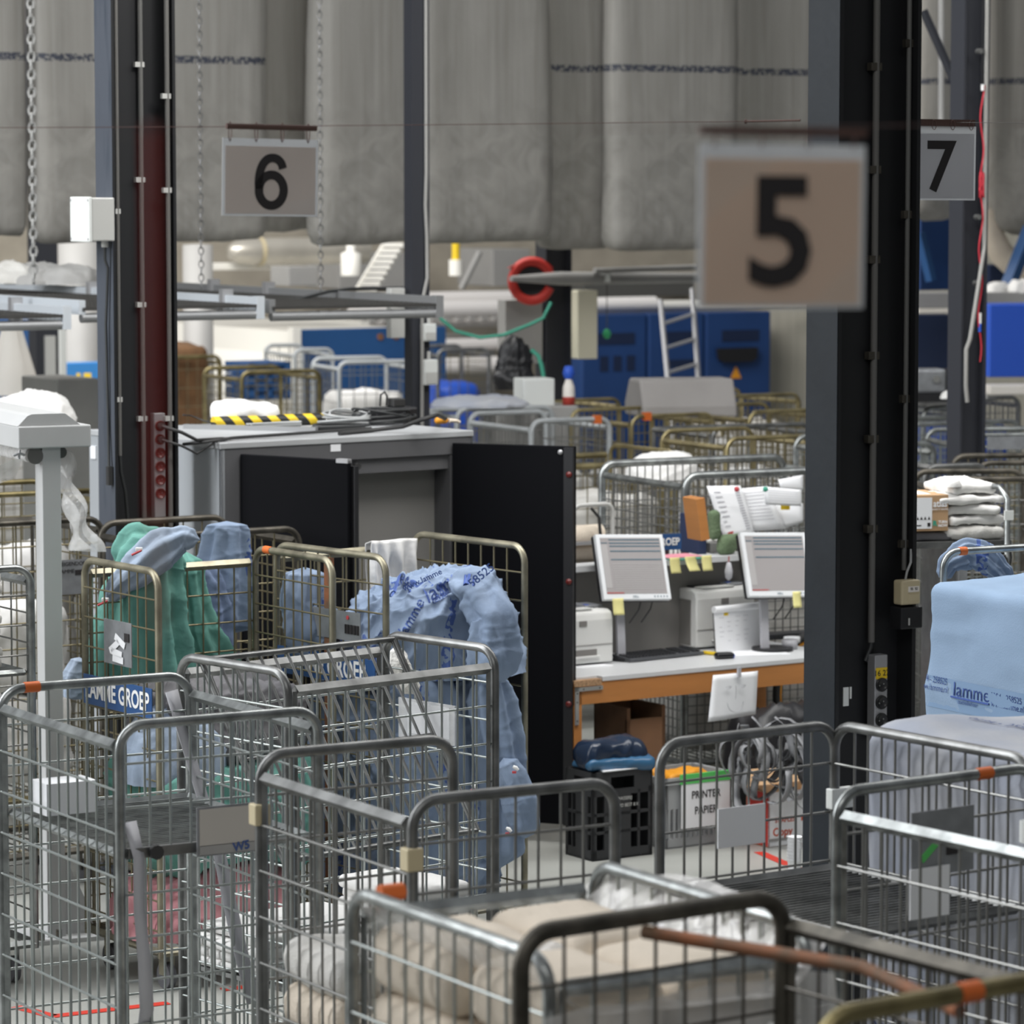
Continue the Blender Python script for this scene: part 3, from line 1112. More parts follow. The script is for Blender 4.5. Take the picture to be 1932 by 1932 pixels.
# JK: nearest
JK = cage('dark brass-coloured roll cage nearest the viewer at bottom right', gp(1545, 1922, 1.85), R(36), .68, .90, h=1.85,
          sides={'n': 'U', 'f': 'U', 'l': None, 'r': 'S'}, mt='dark_galv', mw='dark_wire', fr=.019, tapes=(('n', .36, 'orange'),), dv=.08)
[o for o in JK.children if o.name.startswith('end_frame')][0].data.materials[0] = M['gold']
MB().tube([(.30, .89, 1.82), (.50, .45, 1.80), (.36, .02, 1.81)], .014, 6).build('cross_bar', 'rust', JK)
# E
E = cage('dark galvanised roll cage in front of the desk, against the large column', gp(1245, 1404, 1.75), R(36), .655, .82, corner='fl',
         sides={'f': 'U', 'r': 'U', 'l': None, 'n': None}, mt='dull_galv', mw='dull_wire', shelves=(1.33,), dv=.058, dh=.145)
MB().box(.63, .80, 1.50, .72, .83, 1.56).build('hinge_clip', 'box_white', E, bevel=.003)
MB().cyl((.655, 0, 1.52), (.655, .0, 1.58), .03, 8).build('hinge_sleeve', 'box_white', E)
o_, nr = plate(E, (.195, .80, 1.432), (1, 0, 0), .175, .115, 'paper', 'card_holder')
# F
F = cage('galvanised roll cage at the right edge in front of the blue wrapped loads', gp(1580, 1495, 1.75), R(36), .715, .86, corner='fl',
         sides={'f': 'U', 'n': 'U', 'l': 'S', 'r': 'S'}, mt='galv', mw='dull_wire', tapes=(('f', .52, 'orange'),), dv=.07, dh=.15)
o_, nr = plate(F, (.235, .835, 1.50), (1, 0, 0), .225, .175, 'plate_grey', 'nameplate')
MB().box(.36, .828, 1.55, .40, .834, 1.575).build('barcode', 'ink', o_)
mt_ = Matrix.Translation((.31, .83, 1.575)) @ Matrix.Rotation(R(-38), 4, 'Y')
MB().box(-.05, -.002, -.009, .05, .002, .009, mt_).build('green_sticker', 'label_green', o_)
o2, nr = plate(F, (.225, .826, 1.39), (1, 0, 0), .14, .135, 'paper', 'card')
# C1 and L2
C1 = cage('old brassy roll cage at left with company plate, green and blue laundry inside', gp(298, 1080, 1.75), R(35), .84, .63,
          sides={'l': 'U', 'r': 'U', 'f': 'S', 'n': None}, mt='brass', mw='gold_wire', tapes=(('r', .52, 'orange'),), dv=.075, dh=.125)
L2 = cage('old brassy roll cage overflowing with light blue laundry in front of the black cabinet door', gp(728, 1053, 1.75), R(40), .77, .78,
          sides={'l': 'U', 'r': 'U', 'f': 'S', 'n': None}, mt='brass', mw='gold_wire', dv=.085, dh=.125)
MB().box(-.012, .38, .3, .012, .42, 1.72).build('rusty_upright', 'rust', L2)


def company_plate(c, y0, w, z, hh, size):
    o, nr = plate(c, (-.022, y0, z), (0, -1, 0), w, hh, 'blue_plate', 'company_plate')
    text('LAMME GROEP', size, 'white', o, (-.028, y0 - w / 2, z + hh * .5), (0, -1, 0), (0, 0, 1), .0006, .0022, sx=.78)
    return o


company_plate(C1, .60, .585, 1.145, .125, .105)
company_plate(L2, .745, .70, 1.19, .118, .110)
o_, nr = plate(C1, (-.012, .435, 1.335), (0, -1, 0), .235, .185, 'plate_grey', 'nameplate')
MB().box(-.020, .255, 1.44, -.016, .215 - .0, 1.475).build('barcode', 'ink', o_)
rs = random.Random(3)
for i in range(4):
    mt_ = Matrix.Translation((-.020, .33 + rs.uniform(-.04, .04), 1.36 + i * .026)) @ Matrix.Rotation(rs.uniform(-.6, .6), 4, 'X')
    MB().box(-.001, -.045, -.014, .001, .045, .014, mt_).build('torn_paper', 'paper', o_)
o_, nr = plate(L2, (-.012, .50, 1.375), (0, -1, 0), .34, .125, 'plate_grey', 'nameplate')
for i in range(9):
    MB().box(-.020, .265 - i * .0115, 1.405, -.016, .265 - i * .0115 - .005 * (1 + i % 2), 1.445).build('barcode_bar', 'ink', o_)
MB().cyl((-.02, .245, 1.475), (-.017, .245, 1.475), .009, 10).build('red_dot', 'red_mag', o_)
# P, behind C1, up against the left column
P_ = cage('dark worn roll cage close to the left column, blue laundry hanging in it', gp(190, 988, 1.75), R(33), .665, .70, corner='fl',
          sides={'f': 'U', 'n': 'U', 'l': 'S', 'r': 'S'}, mt='dark_galv', mw='gold_wire', dv=.10, dh=.13)
# left edge cages
cage('galvanised roll cage at the left edge holding a stack of folded white towels', gp(58, 1070, 1.75), R(33), .66, .72, corner='nr',
     sides={'n': 'U', 'f': 'U', 'l': 'S', 'r': 'S'}, mt='galv', mw='dull_wire', dv=.16, dh=.125, shelves=(1.31,))
LW = cage('dark roll cage behind the grey film stand, with an engraved owner plate', gp(192, 978, 1.75), R(33), 1.0, .7, corner='nr',
     sides={'n': 'U', 'f': 'S', 'l': 'S', 'r': 'S'}, mt='dark_galv', mw='gold_wire', dv=.11, dh=.12)
o_, nr = plate(LW, (.74, -.02, 1.40), (1, 0, 0), .20, .165, 'plate_grey', 'owner_plate')
text('EIGENDOM', .026, 'ink', o_, (.84, -.026, 1.545), (1, 0, 0), (0, 0, 1), .0004)
text('LAMME', .026, 'ink', o_, (.80, -.026, 1.51), (1, 0, 0), (0, 0, 1), .0004)
MB().box(.845, -.026, 1.49, .91, -.0205, 1.515).build('ink_patch', 'ink', o_)

# cages behind the desk
bgc = [
    # label, px, py, corner, yaw, X, Y, sides, mt, mw, dv, dh
    ('large galvanised trolley directly behind the desk, notes clipped to its front', 1293, 898, 'nl', 27, 1.20, .95, {'n': 'U', 'f': 'U', 'l': 'S', 'r': 'S'}, 'galv', 'dull_wire', .05, .05, .022),
    ('brassy roll cage just right of the black cabinet door, behind the desk', 1275, 853, 'nr', 31, .85, .75, {'n': 'S', 'f': 'S', 'l': 'U', 'r': 'U'}, 'gold_lit', 'gold_wire', .09, .13, .014),
    ('grey painted roll cage with orange tape above the cabinet corner', 1003, 795, 'nl', 28, .60, .9, {'n': 'U', 'f': 'U', 'l': 'S', 'r': 'S'}, 'grey_painted', 'dull_wire', .05, .13, .018),
    ('grey roll cage with sloping rail, partly hidden by the cabinet top', 862, 772, 'nl', 20, .72, .9, {'n': 'U', 'f': 'S', 'l': 'S', 'r': 'S'}, 'grey_painted', 'dull_wire', .05, .13, .018),
    ('brassy roll cage in front of the blue cabinets, red tag hanging on it', 1192, 786, 'nl', 30, .66, .8, {'n': 'U', 'f': 'U', 'l': 'S', 'r': 'S'}, 'gold_lit', 'gold_wire', .075, .13, .014),
    ('brassy roll cage near the far wall with papers on its rail', 1055, 756, 'nl', 30, .52, .7, {'n': 'U', 'f': 'S', 'l': 'S', 'r': 'S'}, 'gold_lit', 'gold_wire', .08, .13, .014),
    ('brassy roll cage right of the tarpaulin box, tallest of the back row', 1366, 748, 'nl', 30, .68, .8, {'n': 'U', 'f': 'U', 'l': 'S', 'r': 'S'}, 'gold_lit', 'gold_wire', .085, .13, .015),
    ('brassy roll cage with a shiny top rail beside the large column', 1414, 778, 'nl', 30, .7, .8, {'n': 'U', 'f': 'U', 'l': 'S', 'r': 'S'}, 'gold_lit', 'gold_wire', .075, .13, .016),
    ('galvanised roll cage third row behind the desk, white linen inside', 1345, 806, 'nl', 28, .75, .8, {'n': 'U', 'f': 'S', 'l': 'S', 'r': 'S'}, 'dull_galv', 'gold_wire', .075, .13, .015),
    ('brassy roll cage in second row behind the desk, rounded frame near the column', 1372, 828, 'nl', 28, .68, .8, {'n': 'U', 'f': 'U', 'l': 'S', 'r': 'S'}, 'gold_lit', 'gold_wire', .075, .13, .015),
]
BG = []
for (lb, px, py, co, yw, X, Y, sd, m1, m2, dv, dh, fr) in bgc:
    h__ = 1.70 if X > 1.2 else (1.68 if px == 1275 else 1.75)
    BG.append(cage(lb, gp(px, py, h__), R(yw), X, Y, h=h__, sides=sd, mt=m1, mw=m2, corner=co, dv=dv, dh=dh, fr=fr, group='roll cages behind the desk'))
for (c_, k_, u_) in ((BG[2], 0, .50), (BG[4], 0, .12)):
    MB().box(u_ - .025, -.024, 1.72, u_ + .025, .024, 1.775).build('tape_band', 'orange', c_)
# cages in front of the ironer, far
farc = [
    ('brassy roll cage with brown laundry, right of the left steel column', 415, 672, 'nr', 30, .66, .8, 'gold', 'gold_wire'),
    ('brassy roll cage before the cream ironing machine, blue crates behind it', 456, 703, 'nl', 28, .72, .8, 'gold', 'gold_wire'),
    ('grey roll cage with thick rounded frame before the blue machine end', 556, 660, 'nl', 20, .38, 1.0, 'grey_painted', 'dull_galv'),
    ('low grey roll cage between the blue machine end and the slim post', 640, 684, 'nl', 20, .70, .8, 'grey_painted', 'dull_wire'),
    ('brassy roll cage right of the slim post, blue bags inside', 826, 660, 'nl', 20, .52, .8, 'dull_galv', 'gold_wire'),
    ('brassy roll cage at the far left edge before the blue machine', 88, 703, 'nr', 30, .52, .7, 'gold', 'gold_wire'),
]
FAR = []
for (lb, px, py, co, yw, X, Y, m1, m2) in farc:
    FAR.append(cage(lb, gp(px, py, 1.75), R(yw), X, Y, sides={'n': 'U', 'f': 'U', 'l': 'S', 'r': 'S'}, mt=m1, mw=m2, corner=co, dv=.10, dh=.17, fr=.020,
                    group='roll cages before the ironer'))
# cages right of the large column
rc = [
    ('galvanised roll cage at right with blue bag, leftmost of the far right row', 1742, 770, 'nl', 24, .30, .8, 'galv', 'dull_wire'),
    ('galvanised roll cage at right, second of the far right row, white linen inside', 1795, 755, 'nl', 24, .19, .8, 'dull_galv', 'dull_wire'),
    ('galvanised roll cage at right, third of the far right row', 1848, 751, 'nl', 24, .34, .8, 'dull_galv', 'dull_wire'),
    ('galvanised roll cage with long sloping rail in the middle of the right group', 1715, 801, 'nl', 24, .85, .55, 'galv', 'galv_wire'),
    ('galvanised roll cage with bright top rail and grey plate at right', 1796, 822, 'nl', 10, .75, .55, 'galv', 'galv_wire'),
    ('galvanised roll cage beside the large column, rounded frame and dense mesh', 1762, 836, 'nr', 24, .5, .85, 'galv', 'galv_wire'),
    ('galvanised roll cage behind the cardboard box, long mesh side', 1745, 881, 'nl', 24, .40, .8, 'dull_galv', 'galv_wire'),
    ('brassy roll cage at right edge behind the white towels', 1845, 874, 'nl', 8, .62, .55, 'dark_galv', 'gold_wire'),
    ('low dark trolley frame right behind the white towels', 1762, 905, 'nl', 5, .62, .55, 'dark_galv', 'dull_wire'),
]
RC = []
for (lb, px, py, co, yw, X, Y, m1, m2) in rc:
    RC.append(cage(lb, gp(px, py, 1.75), R(yw), X, Y, sides={'n': 'U', 'f': 'U', 'l': 'S', 'r': 'S'}, mt=m1, mw=m2, corner=co, dv=.06, dh=.13, fr=.017,
                   group='roll cages right of the column'))
plate(RC[4], (.22, -.03, 1.66), (1, 0, 0), .28, .085, 'plate_grey')
# ---------------------------------------------------------------- hanging sling bags


def row(px, d0=27.0, yaw=R(31)):
    k = (px - 966) / FPX
    # point on line (0,d0)+t(cos,sin)
    t = k * d0 / (math.cos(yaw) - k * math.sin(yaw))
    return Vector((t * math.cos(yaw), d0 + t * math.sin(yaw), 0))


bags = [
    (-75, 44, 452, 0, 1, 'grey sling bag hanging at the left edge of the photo'),
    (68, 268, 458, .02, 1, 'grey sling bag behind the left column, first right of the bright gap'),
    (270, 498, 457, .0, 1, 'grey sling bag right of the left column, dark printed band across it'),
    (494, 600, 440, .45, 0, 'narrow pale sling bag set back behind sign 6'),
    (596, 782, 462, .0, 0, 'mottled grey sling bag left of the slim post, no band'),
    (786, 1027, 456, .05, 0, 'wide grey sling bag right of the slim post, no band'),
    (1022, 1150, 470, .30, 1, 'narrow darker sling bag above the red ring'),
    (1143, 1376, 472, -.05, 1, 'wide sling bag with dark band left of sign 5'),
    (1370, 1600, 440, .25, 1, 'sling bag behind sign 5 against the large column'),
]
GRP = 'sling bags hanging from the overhead track'
for i, (a, b, yb, off, pr, lb) in enumerate(bags):
    d0 = 27.0 + (off + .13) / math.cos(R(31))
    pa, pb = row(a, d0), row(b, d0)
    c = (pa + pb) / 2
    w = (pb - pa).length + .04
    zb = zat(yb, c.y)
    o = soft_box(w, .26, 3.3, r=.10, n=34, amp=.05, freq=1.3, seed=i + 1, ridge=.012, rfreq=2.2, zs=.3).build('sling_bag', 'sling_bag', None, loc=(c.x, c.y, 0), yaw=R(31))
    o.location.z = zb
    # keep the printed band at one world height: band local z = 1.30
    for v in o.data.vertices:
        v.co.z += 0
    dz = 4.20 - zb - 1.30
    o.data.transform(Matrix.Translation((0, 0, -dz)))
    o.location.z += dz
    o['printed'] = float(pr)
    tag(o, lb, 'sling bag', GRP)
for (a, b, yb, lb) in ((1700, 1816, 420, 'grey sling bag between the large column and the far right column'), (1876, 2040, 446, 'grey sling bag with rounded corner at the upper right edge')):
    pa, pb = row(a, 29.3), row(b, 29.3)
    c = (pa + pb) / 2
    w = (pb - pa).length
    zb = zat(yb, c.y)
    o = soft_box(w, .5, 3.6, r=.22, n=26, amp=.05, freq=1.6, seed=b, zs=.35).build('sling_bag', 'sling_bag', None, loc=(c.x, c.y, zb), yaw=R(31))
    dz = zat(155, c.y) - zb - 1.30
    o.data.transform(Matrix.Translation((0, 0, -dz)))
    o.location.z += dz
    o['printed'] = 1.0
    tag(o, lb, 'sling bag', GRP)
pa, pb = row(-200), row(2200)
ot = MB().tube([pa + Vector((-.15, .25, 6.3)), pb + Vector((-.15, .25, 6.3))], .06, 6).build('added_overhead_track', 'rail_grey')  # track added out of view, gives the sling bags something to hang from
tag(ot, 'unseen added overhead track from which the grey sling bags hang', 'track')
# daylight window seen through the gap between the bags at the left
wq = dp(30, 100, 40.0)
wo = structure(MB().box(-.6, 0, 3.0, .9, .06, 6.2).build('window_1', 'white', None, loc=(wq.x, 42, 0)))
em = bpy.data.materials.new('daylight_pane')
em.use_nodes = True
eb = em.node_tree.nodes['Principled BSDF']
eb.inputs['Emission Color'].default_value = (1, .99, 1, 1)
eb.inputs['Emission Strength'].default_value = 1.4
wo.data.materials[0] = em

# chains and ropes


def chain(px, Y, z0, z1, link, m, label, rr=.0038):
    mb = MB()
    n = int((z1 - z0) / (link * .78))
    p = dp(px, 300, Y)
    for i in range(n):
        z = z0 + i * link * .78
        ax = Vector((1, 0, 0)) if i % 2 else Vector((0, 1, 0))
        pts = []
        for k in range(8):
            a = 2 * math.pi * k / 8
            pts.append(Vector((0, 0, z + link / 2 + math.sin(a) * link / 2)) + ax * math.cos(a) * link * .30)
        mb.tube(pts, rr, 4, closed=True)
    return tag(mb.build('hanging_chain', m, None, loc=(p.x, Y, 0)), label, 'chain', 'chains carrying the trays')


ZT = zat(545, 22)
chain(378, 22, ZT, 6.4, .052, 'chain', 'thin hanging chain just right of the left steel column')
chain(604, 22.3, ZT - .03, 6.4, .052, 'chain', 'thin hanging chain just right of sign 6')
chain(61, 21, zat(535, 21), 6.4, .065, 'rope', 'thick hanging chain at far left beside the bright gap', .009)

# ---------------------------------------------------------------- wire mesh trays over the aisle


def tray(label, px, py, Y, w, L, rm, hooks=(.35, 1.6)):
    p = dp(px, py, Y)
    t = thing('mesh_tray', label, 'tray', p, R(31), 'hanging mesh trays')
    g = MB()
    for x in (0, -w):
        g.box(x - .02, 0, -.03, x + .02, L, .05)
    g.build('side_rail', rm, t)
    MB().tube([(-w, .02, -.05), (.01, .02, -.05)], .028, 10).build('end_tube', 'rail_grey', t)
    MB().box(-.03, -.01, -.075, .02, .05, .055).build('end_plate', rm, t)
    m = MB()
    n = int(L / .06)
    for i in range(n):
        m.cyl((-w, i * L / n, 0), (0, i * L / n, 0), .012, 4, caps=False)
    for i in range(1, 14):
        m.cyl((-w * i / 14, 0, 0), (-w * i / 14, L, 0), .012, 4, caps=False)
    m.build('wire_mesh', 'mesh_tray', t)
    for y in hooks:
        MB().box(-.035, y, -.05, .035, y + .05, .085).build('bracket', 'alu', t)
    return t


tray('hanging wire mesh tray with pale rail, middle of the three left trays', 492, 577, 20.9, 1.12, 4.6, 'rail_white', (.42, 2.3))
tray('hanging wire mesh tray with pale rail at the left edge, nearest of three', 127, 596, 20.2, 1.12, 4.6, 'rail_white', (.7, 2.3))
tray('hanging wire mesh tray with grey rail reaching to the slim post', 830, 575, 21.6, 1.12, 4.6, 'rail_grey', (2.2, 3.0))
p = dp(490, 575, 22)
tag(MB().tube([dp(400, 590, 22.4), dp(500, 572, 22.4), dp(560, 565, 22.5), dp(620, 550, 22.6), dp(660, 545, 22.8), dp(775, 543, 23)], .011, 6).build('loose_cable', 'cable'),
    'dark cable draped along the mesh trays', 'cable')
for i, (a, yb, lb) in enumerate(((20, 520, 'grey sack on the left mesh tray, at the photo edge'), (75, 522, 'pale grey sack on the left mesh tray beside the thick chain'), (128, 522, 'flat grey sack at the right end of the tray sacks'))):
    p = dp(a, yb + 14, 23.2)
    o = heap(.20, .16, .12 + .03 * (i == 0), 40, 14, i + 30, .03, 6, lump=.05).build('sack', 'machine_grey' if i else 'towel', None, loc=p)
    tag(o, lb, 'sack', 'sacks on the left tray')

# ---------------------------------------------------------------- ironers and machines, far


def boxpx(name, label, cat, px0, px1, py0, py1, Y, depth, m, yaw=31, group=None, floor=False, bevel=.01):
    a = dp(px0, py1, Y)
    w = span(a, px1, R(yaw))
    z1, z0 = zat(py0, Y), (0 if floor else zat(py1, Y))
    o = MB().box(0, 0, 0, w, depth, z1 - z0).build(name, m, None, loc=(a.x, a.y, z0), yaw=R(yaw), bevel=bevel)
    if label:
        tag(o, label, cat, group)
    return o


a = dp(568, 760, 36)
W = span(a, 842, R(31))
zt = zat(622, 36)
t = thing('ironing_machine', 'large cream ironing machine with a blue end, left of the slim post', 'laundry machine', (a.x, a.y, 0), R(31))
MB().box(0, 0, .1, W, .08, zt).build('end_panel', 'machine_blue', t, bevel=.01)
MB().box(-.09, -.01, .1, 0, .10, zt + .02).build('corner_post', 'machine_white', t)
MB().box(-.05, .08, .1, W - .05, 9, zt - .04).build('body', 'machine_white', t)
prof = [(-.10, .9), (-.55, .9), (-.62, 1.0), (-.60, 1.18), (-.48, 1.33), (-.30, 1.44), (-.08, zt - .25), (-.05, zt - .02)]
MB().prism(prof, -9, -.12, Matrix.Rotation(R(90), 4, 'X')).build('front_cover', 'machine_white', t)
MB().cyl((-.55, .15, 1.02), (-.55, 9, 1.02), .17, 18).build('feed_roller', 'roller', t)
MB().box(-1.15, .25, .1, -.55, 9, .80).build('feed_table', 'machine_white', t)
MB().box(-1.17, .2, .1, -1.15, 9, .70).build('lower_panel', 'machine_blue', t)
kn = MB()
for y in (1.6, 3.2):
    kn.box(-.72, y, 1.2, -.60, y + .12, 1.34)
kn.build('latch', 'machine_grey', t)
for i in range(2):
    MB().cyl((.9 + i * .18, -.012, zt - .09), (.9 + i * .18, 0, zt - .09), .035, 12).build('signal_lamp', 'rust', t)
sl = MB()
for i in range(12):
    sl.box(.1 + i * .15, -.006, .5, .14 + i * .15, 0, 1.1)
sl.build('vent_slot', 'machine_navy', t)

a = dp(640, 640, 40)
t = thing('feeding_machine', 'long white machine with stacked rollers behind the slim post', 'laundry machine', (a.x, a.y, 0), R(31))
W = span(a, 960, R(31))
for (py, r, dy) in ((565, .085, 0), (582, .10, -.3), (613, .05, .1), (650, .07, -.2), (690, .10, -.3)):
    z = zat(py, 40.5)
    MB().cyl((0, dy, z), (W, dy, z), r, 14).build('roller', 'roller', t)
MB().box(0, .3, .2, W, 1.2, zat(640, 40.5)).build('body', 'machine_grey', t)
MB().box(0, -.5, .2, .1, 1.2, zat(600, 40.5)).build('side_plate', 'machine_white', t)
cr2 = MB()
for i in range(14):
    cr2.box(.2 + i * .16, -.06, zat(605, 40.5), .28 + i * .16, .02, zat(598, 40.5))
cr2.build('clamp_row', 'white', t)

a = dp(1096, 700, 38)
t = thing('control_cabinets', 'row of dark blue machine cabinets behind the ladder', 'machine cabinet', (a.x, a.y, 0), R(31))
zt = zat(594, 38)
xs = [span(a, q, R(31)) for q in (1222, 1330, 1456)]
x0 = 0
for k, x1 in enumerate(xs):
    d = MB().box(x0 + .012, 0, .15, x1 - .012, .7, zt).build('cabinet', 'machine_blue2', t, bevel=.02)
    v = MB()
    w = x1 - x0
    v.box(x0 + w * .25, -.008, zt - .32, x0 + w * .8, 0, zt - .20)
    if k == 0:
        for q in range(3):
            v.box(x0 + w * (.28 + .2 * q), -.008, zt - .60, x0 + w * (.40 + .2 * q), 0, zt - .44)
    if k == 1:
        v.box(x0 + w * .3, -.008, zt - .58, x0 + w * .85, 0, zt - .50)
    v.build('vent', 'machine_navy', d)
    x0 = x1
w0 = xs[1]
mt_ = Matrix.Translation((w0 + .38, -.03, zt - .45)) @ Matrix.Rotation(R(90), 4, 'X')
MB().prism([(-.26, .06), (.26, .06), (.24, -.06), (.18, -.09), (-.18, -.09), (-.24, -.06)], 0, .05, mt_).build('handle', 'black', t)
mt_ = Matrix.Translation((w0 + .40, -.002, zt - .66)) @ Matrix.Rotation(R(90), 4, 'X')
MB().prism([(-.07, -.06), (.07, -.06), (0, .07)], 0, .006, mt_).build('warning_sign', 'warn_orange', t)
MB().cyl((-.1, .2, zt + .10), (1.05, .2, zt + .10), .075, 12).build('top_roller', 'roller', t)
MB().cyl((.95, .2, zt + .08), (xs[2] + 1.0, .2, zt + .06), .05, 8).build('top_conduit', 'machine_white', t)

# ladder
A0, A1, B0, B1 = dp(1262, 735, 34), dp(1246, 566, 34.6), dp(1319, 735, 34.3), dp(1306, 545, 34.9)
t = thing('ladder', 'light aluminium ladder leaning in front of the blue cabinets', 'ladder', (A0.x, A0.y, 0))
o_ = Vector((A0.x, A0.y, 0))
for (q0, q1) in ((A0, A1), (B0, B1)):
    d = (q1 - q0).normalized()
    q = q0 - d * (q0.z / d.z)
    MB().tube([q - o_, q1 - o_], .024, 4).build('rail', 'alu', t)
rg = MB()
ea, eb = [q - (q1 - q).normalized() * (q.z / (q1 - q).normalized().z) for q, q1 in ((A0, A1), (B0, B1))]
nr_ = 10
for k in range(1, nr_):
    rg.cyl(ea + (A1 - ea) * (k / nr_) - o_, eb + (B1 - eb) * (k / nr_) - o_, .016, 6)
rg.build('rungs', 'alu', t)

# ducts and fittings on the machine tops under the bags
a = dp(640, 478, 37)
t = thing('steam_duct', 'insulated grey duct with rounded end under the sling bags', 'duct', dp(430, 475, 37), R(31))
L_ = span(dp(430, 475, 37), 690, R(31))
mt_ = Matrix.Rotation(R(90), 4, 'Y')
MB().lathe([(.0005, 0), (.07, .02), (.115, .10), (.135, .25), (.14, .4), (.14, L_)], seg=20, m=mt_).build('pipe_body', 'pipe', t)
MB().lathe([(.148, .33), (.148, .38)], seg=20, m=mt_).build('band', 'beige', t)
for (x0, x1, lb) in ((345, 402, 'grey cylinder drum just right of the left steel column, under the bags'), (110, 186, 'pale grey drum at upper left beside the dark column')):
    p = dp((x0 + x1) / 2, 530, 34)
    r = (x1 - x0) / FPX * 34 / 2
    o = MB().lathe([(r, 0), (r, zat(462 if x0 > 200 else 430, 34)), (.001, zat(460 if x0 > 200 else 430, 34))], seg=24).build('drum', 'machine_grey', None, loc=(p.x, p.y, 0))
    tag(o, lb, 'drum')
boxpx('deck_beam', 'pale beam running under the insulated duct', 'beam', 400, 545, 497, 510, 37, .3, 'machine_white')
boxpx('motor_box', 'small grey motor box on the machine under the duct', 'motor', 545, 600, 503, 540, 36, .4, 'machine_grey')
p = dp(662, 520, 36)
o = MB().lathe([(.10, 0), (.10, .22), (.045, .24), (.045, .62), (.001, .63)], seg=16).build('valve_pipe', 'machine_white', None, loc=p)
tag(o, 'white upright pipe on a drum left of the slim post', 'pipe')
p, q = dp(692, 545, 36.5), dp(742, 462, 36.5)
mb = MB()
for k in range(9):
    c = p + (q - p) * (k / 8)
    mb.box(c.x - .10, c.y - .05, c.z - .02, c.x + .10, c.y + .05, c.z + .02)
mb.tube([p + Vector((-.1, 0, 0)), q + Vector((-.1, 0, 0))], .02, 4).tube([p + Vector((.1, 0, 0)), q + Vector((.1, 0, 0))], .02, 4)
tag(mb.build('cable_chain', 'machine_white'), 'slanting white stepped cable chain left of the slim post', 'cable chain')
boxpx('machine_housing', 'grey machine housing behind the slim post under the bags', 'housing', 640, 790, 478, 545, 41, .8, 'machine_grey')
boxpx('machine_housing', 'grey machine housing left of the red ring', 'housing', 930, 1000, 470, 540, 41, .8, 'machine_grey')
p = dp(860, 520, 36)
t = thing('pressure_valve', 'yellow capped valve standing right of the slim post', 'valve', p)
MB().cyl((0, 0, 0), (0, 0, zat(490, 36) - p.z), .07, 14).build('valve_body', 'machine_white', t)
MB().cyl((0, 0, zat(490, 36) - p.z), (0, 0, zat(458, 36) - p.z), .04, 12).build('cap', 'yellow', t)
p, q = dp(870, 545, 38), dp(905, 475, 38)
tag(MB().tube([p, q], .035, 6).build('strut', 'machine_grey'), 'slanting grey strut right of the yellow valve', 'strut')
boxpx('dark_duct', 'dark duct under the sling bags right of the far column', 'duct', 1100, 1310, 535, 562, 42, .5, 'conduit_dark')

# red ring, arm and box on the far column
p = dp(1003, 530, 28.3)
t = thing('hose_reel', 'red ring reel with black core on the far column', 'reel', p, R(10))
ri = MB()
for k in range(40):
    pass
r_ = .19
pts = [(r_ * .80 * math.cos(a), 0, r_ * .80 * math.sin(a)) for a in [R(20 + 320 * k / 30) for k in range(31)]]
MB().tube(pts, .038, 10).build('ring', 'red_ring', t)
MB().cyl((0, .0, 0), (0, .06, 0), r_ * .66, 24).build('core', 'black', t)
MB().prism([(-.19, .10), (-.05, .17), (.12, .15), (.17, .10), (.0, .12)], -.02, .02, Matrix.Rotation(R(90), 4, 'X')).build('guard', 'red_ring', t)
A, B = dp(964, 526, 27.9), dp(1320, 524, 29.6)
t = thing('swing_arm', 'long grey swing arm reaching right from the red ring', 'arm', A)
MB().tube([Vector((0, 0, 0)), (B - A) * .25, (B - A)], [.022, .055, .042], 8).build('boom', 'machine_grey', t)
C_ = dp(1245, 512, 29.1) - A
MB().tube([C_ * .55 + Vector((0, 0, .03)), C_ + Vector((.3, .1, .03))], .025, 6).build('upper_bar', 'machine_grey', t)
mt_ = Matrix.Translation((B - A) * .47)
MB().box(-.06, -.05, -.03, .06, .05, .05, mt_).build('bracket', 'box_white', t)
o = boxpx('control_box', 'cream control box hanging beside the far column', 'control box', 1090, 1128, 548, 678, 28.5, .12, 'cream_box', 25)
A, B = dp(1145, 532, 28.75), dp(1145, 622, 28.75)
t = thing('pull_tag', 'green tag hanging on a string in front of the blue cabinets', 'tag', B)
MB().cyl((0, 0, 0), A - B, .004, 5).build('string', 'conduit', t)
MB().lathe([(.001, -.075), (.025, -.065), (.035, -.03), (.022, 0), (.001, .01)], seg=12).build('tag_body', 'green_tag', t)
p = dp(972, 735, 27)
o = heap(.14, .12, .33, 40, 20, 8, .05, 8).build('cable_bunch', 'black', None, loc=p)
tag(o, 'black bunch of cables hanging left of the far column', 'cables')
tag(MB().tube([dp(x, y, 26.9) for x, y in ((830, 600), (860, 625), (905, 637), (950, 632), (1000, 612), (1025, 600), (1040, 570))], .013, 6).build('green_hose', 'green_mag'),
    'thin green hose looping to the far column', 'hose')
tag(MB().tube([dp(x, y, 26.7) for x, y in ((1002, 660), (1015, 670), (1022, 690), (1026, 712))], .016, 6).build('hose_end', 'green_mag'),
    'short green hose end above the white box', 'hose')

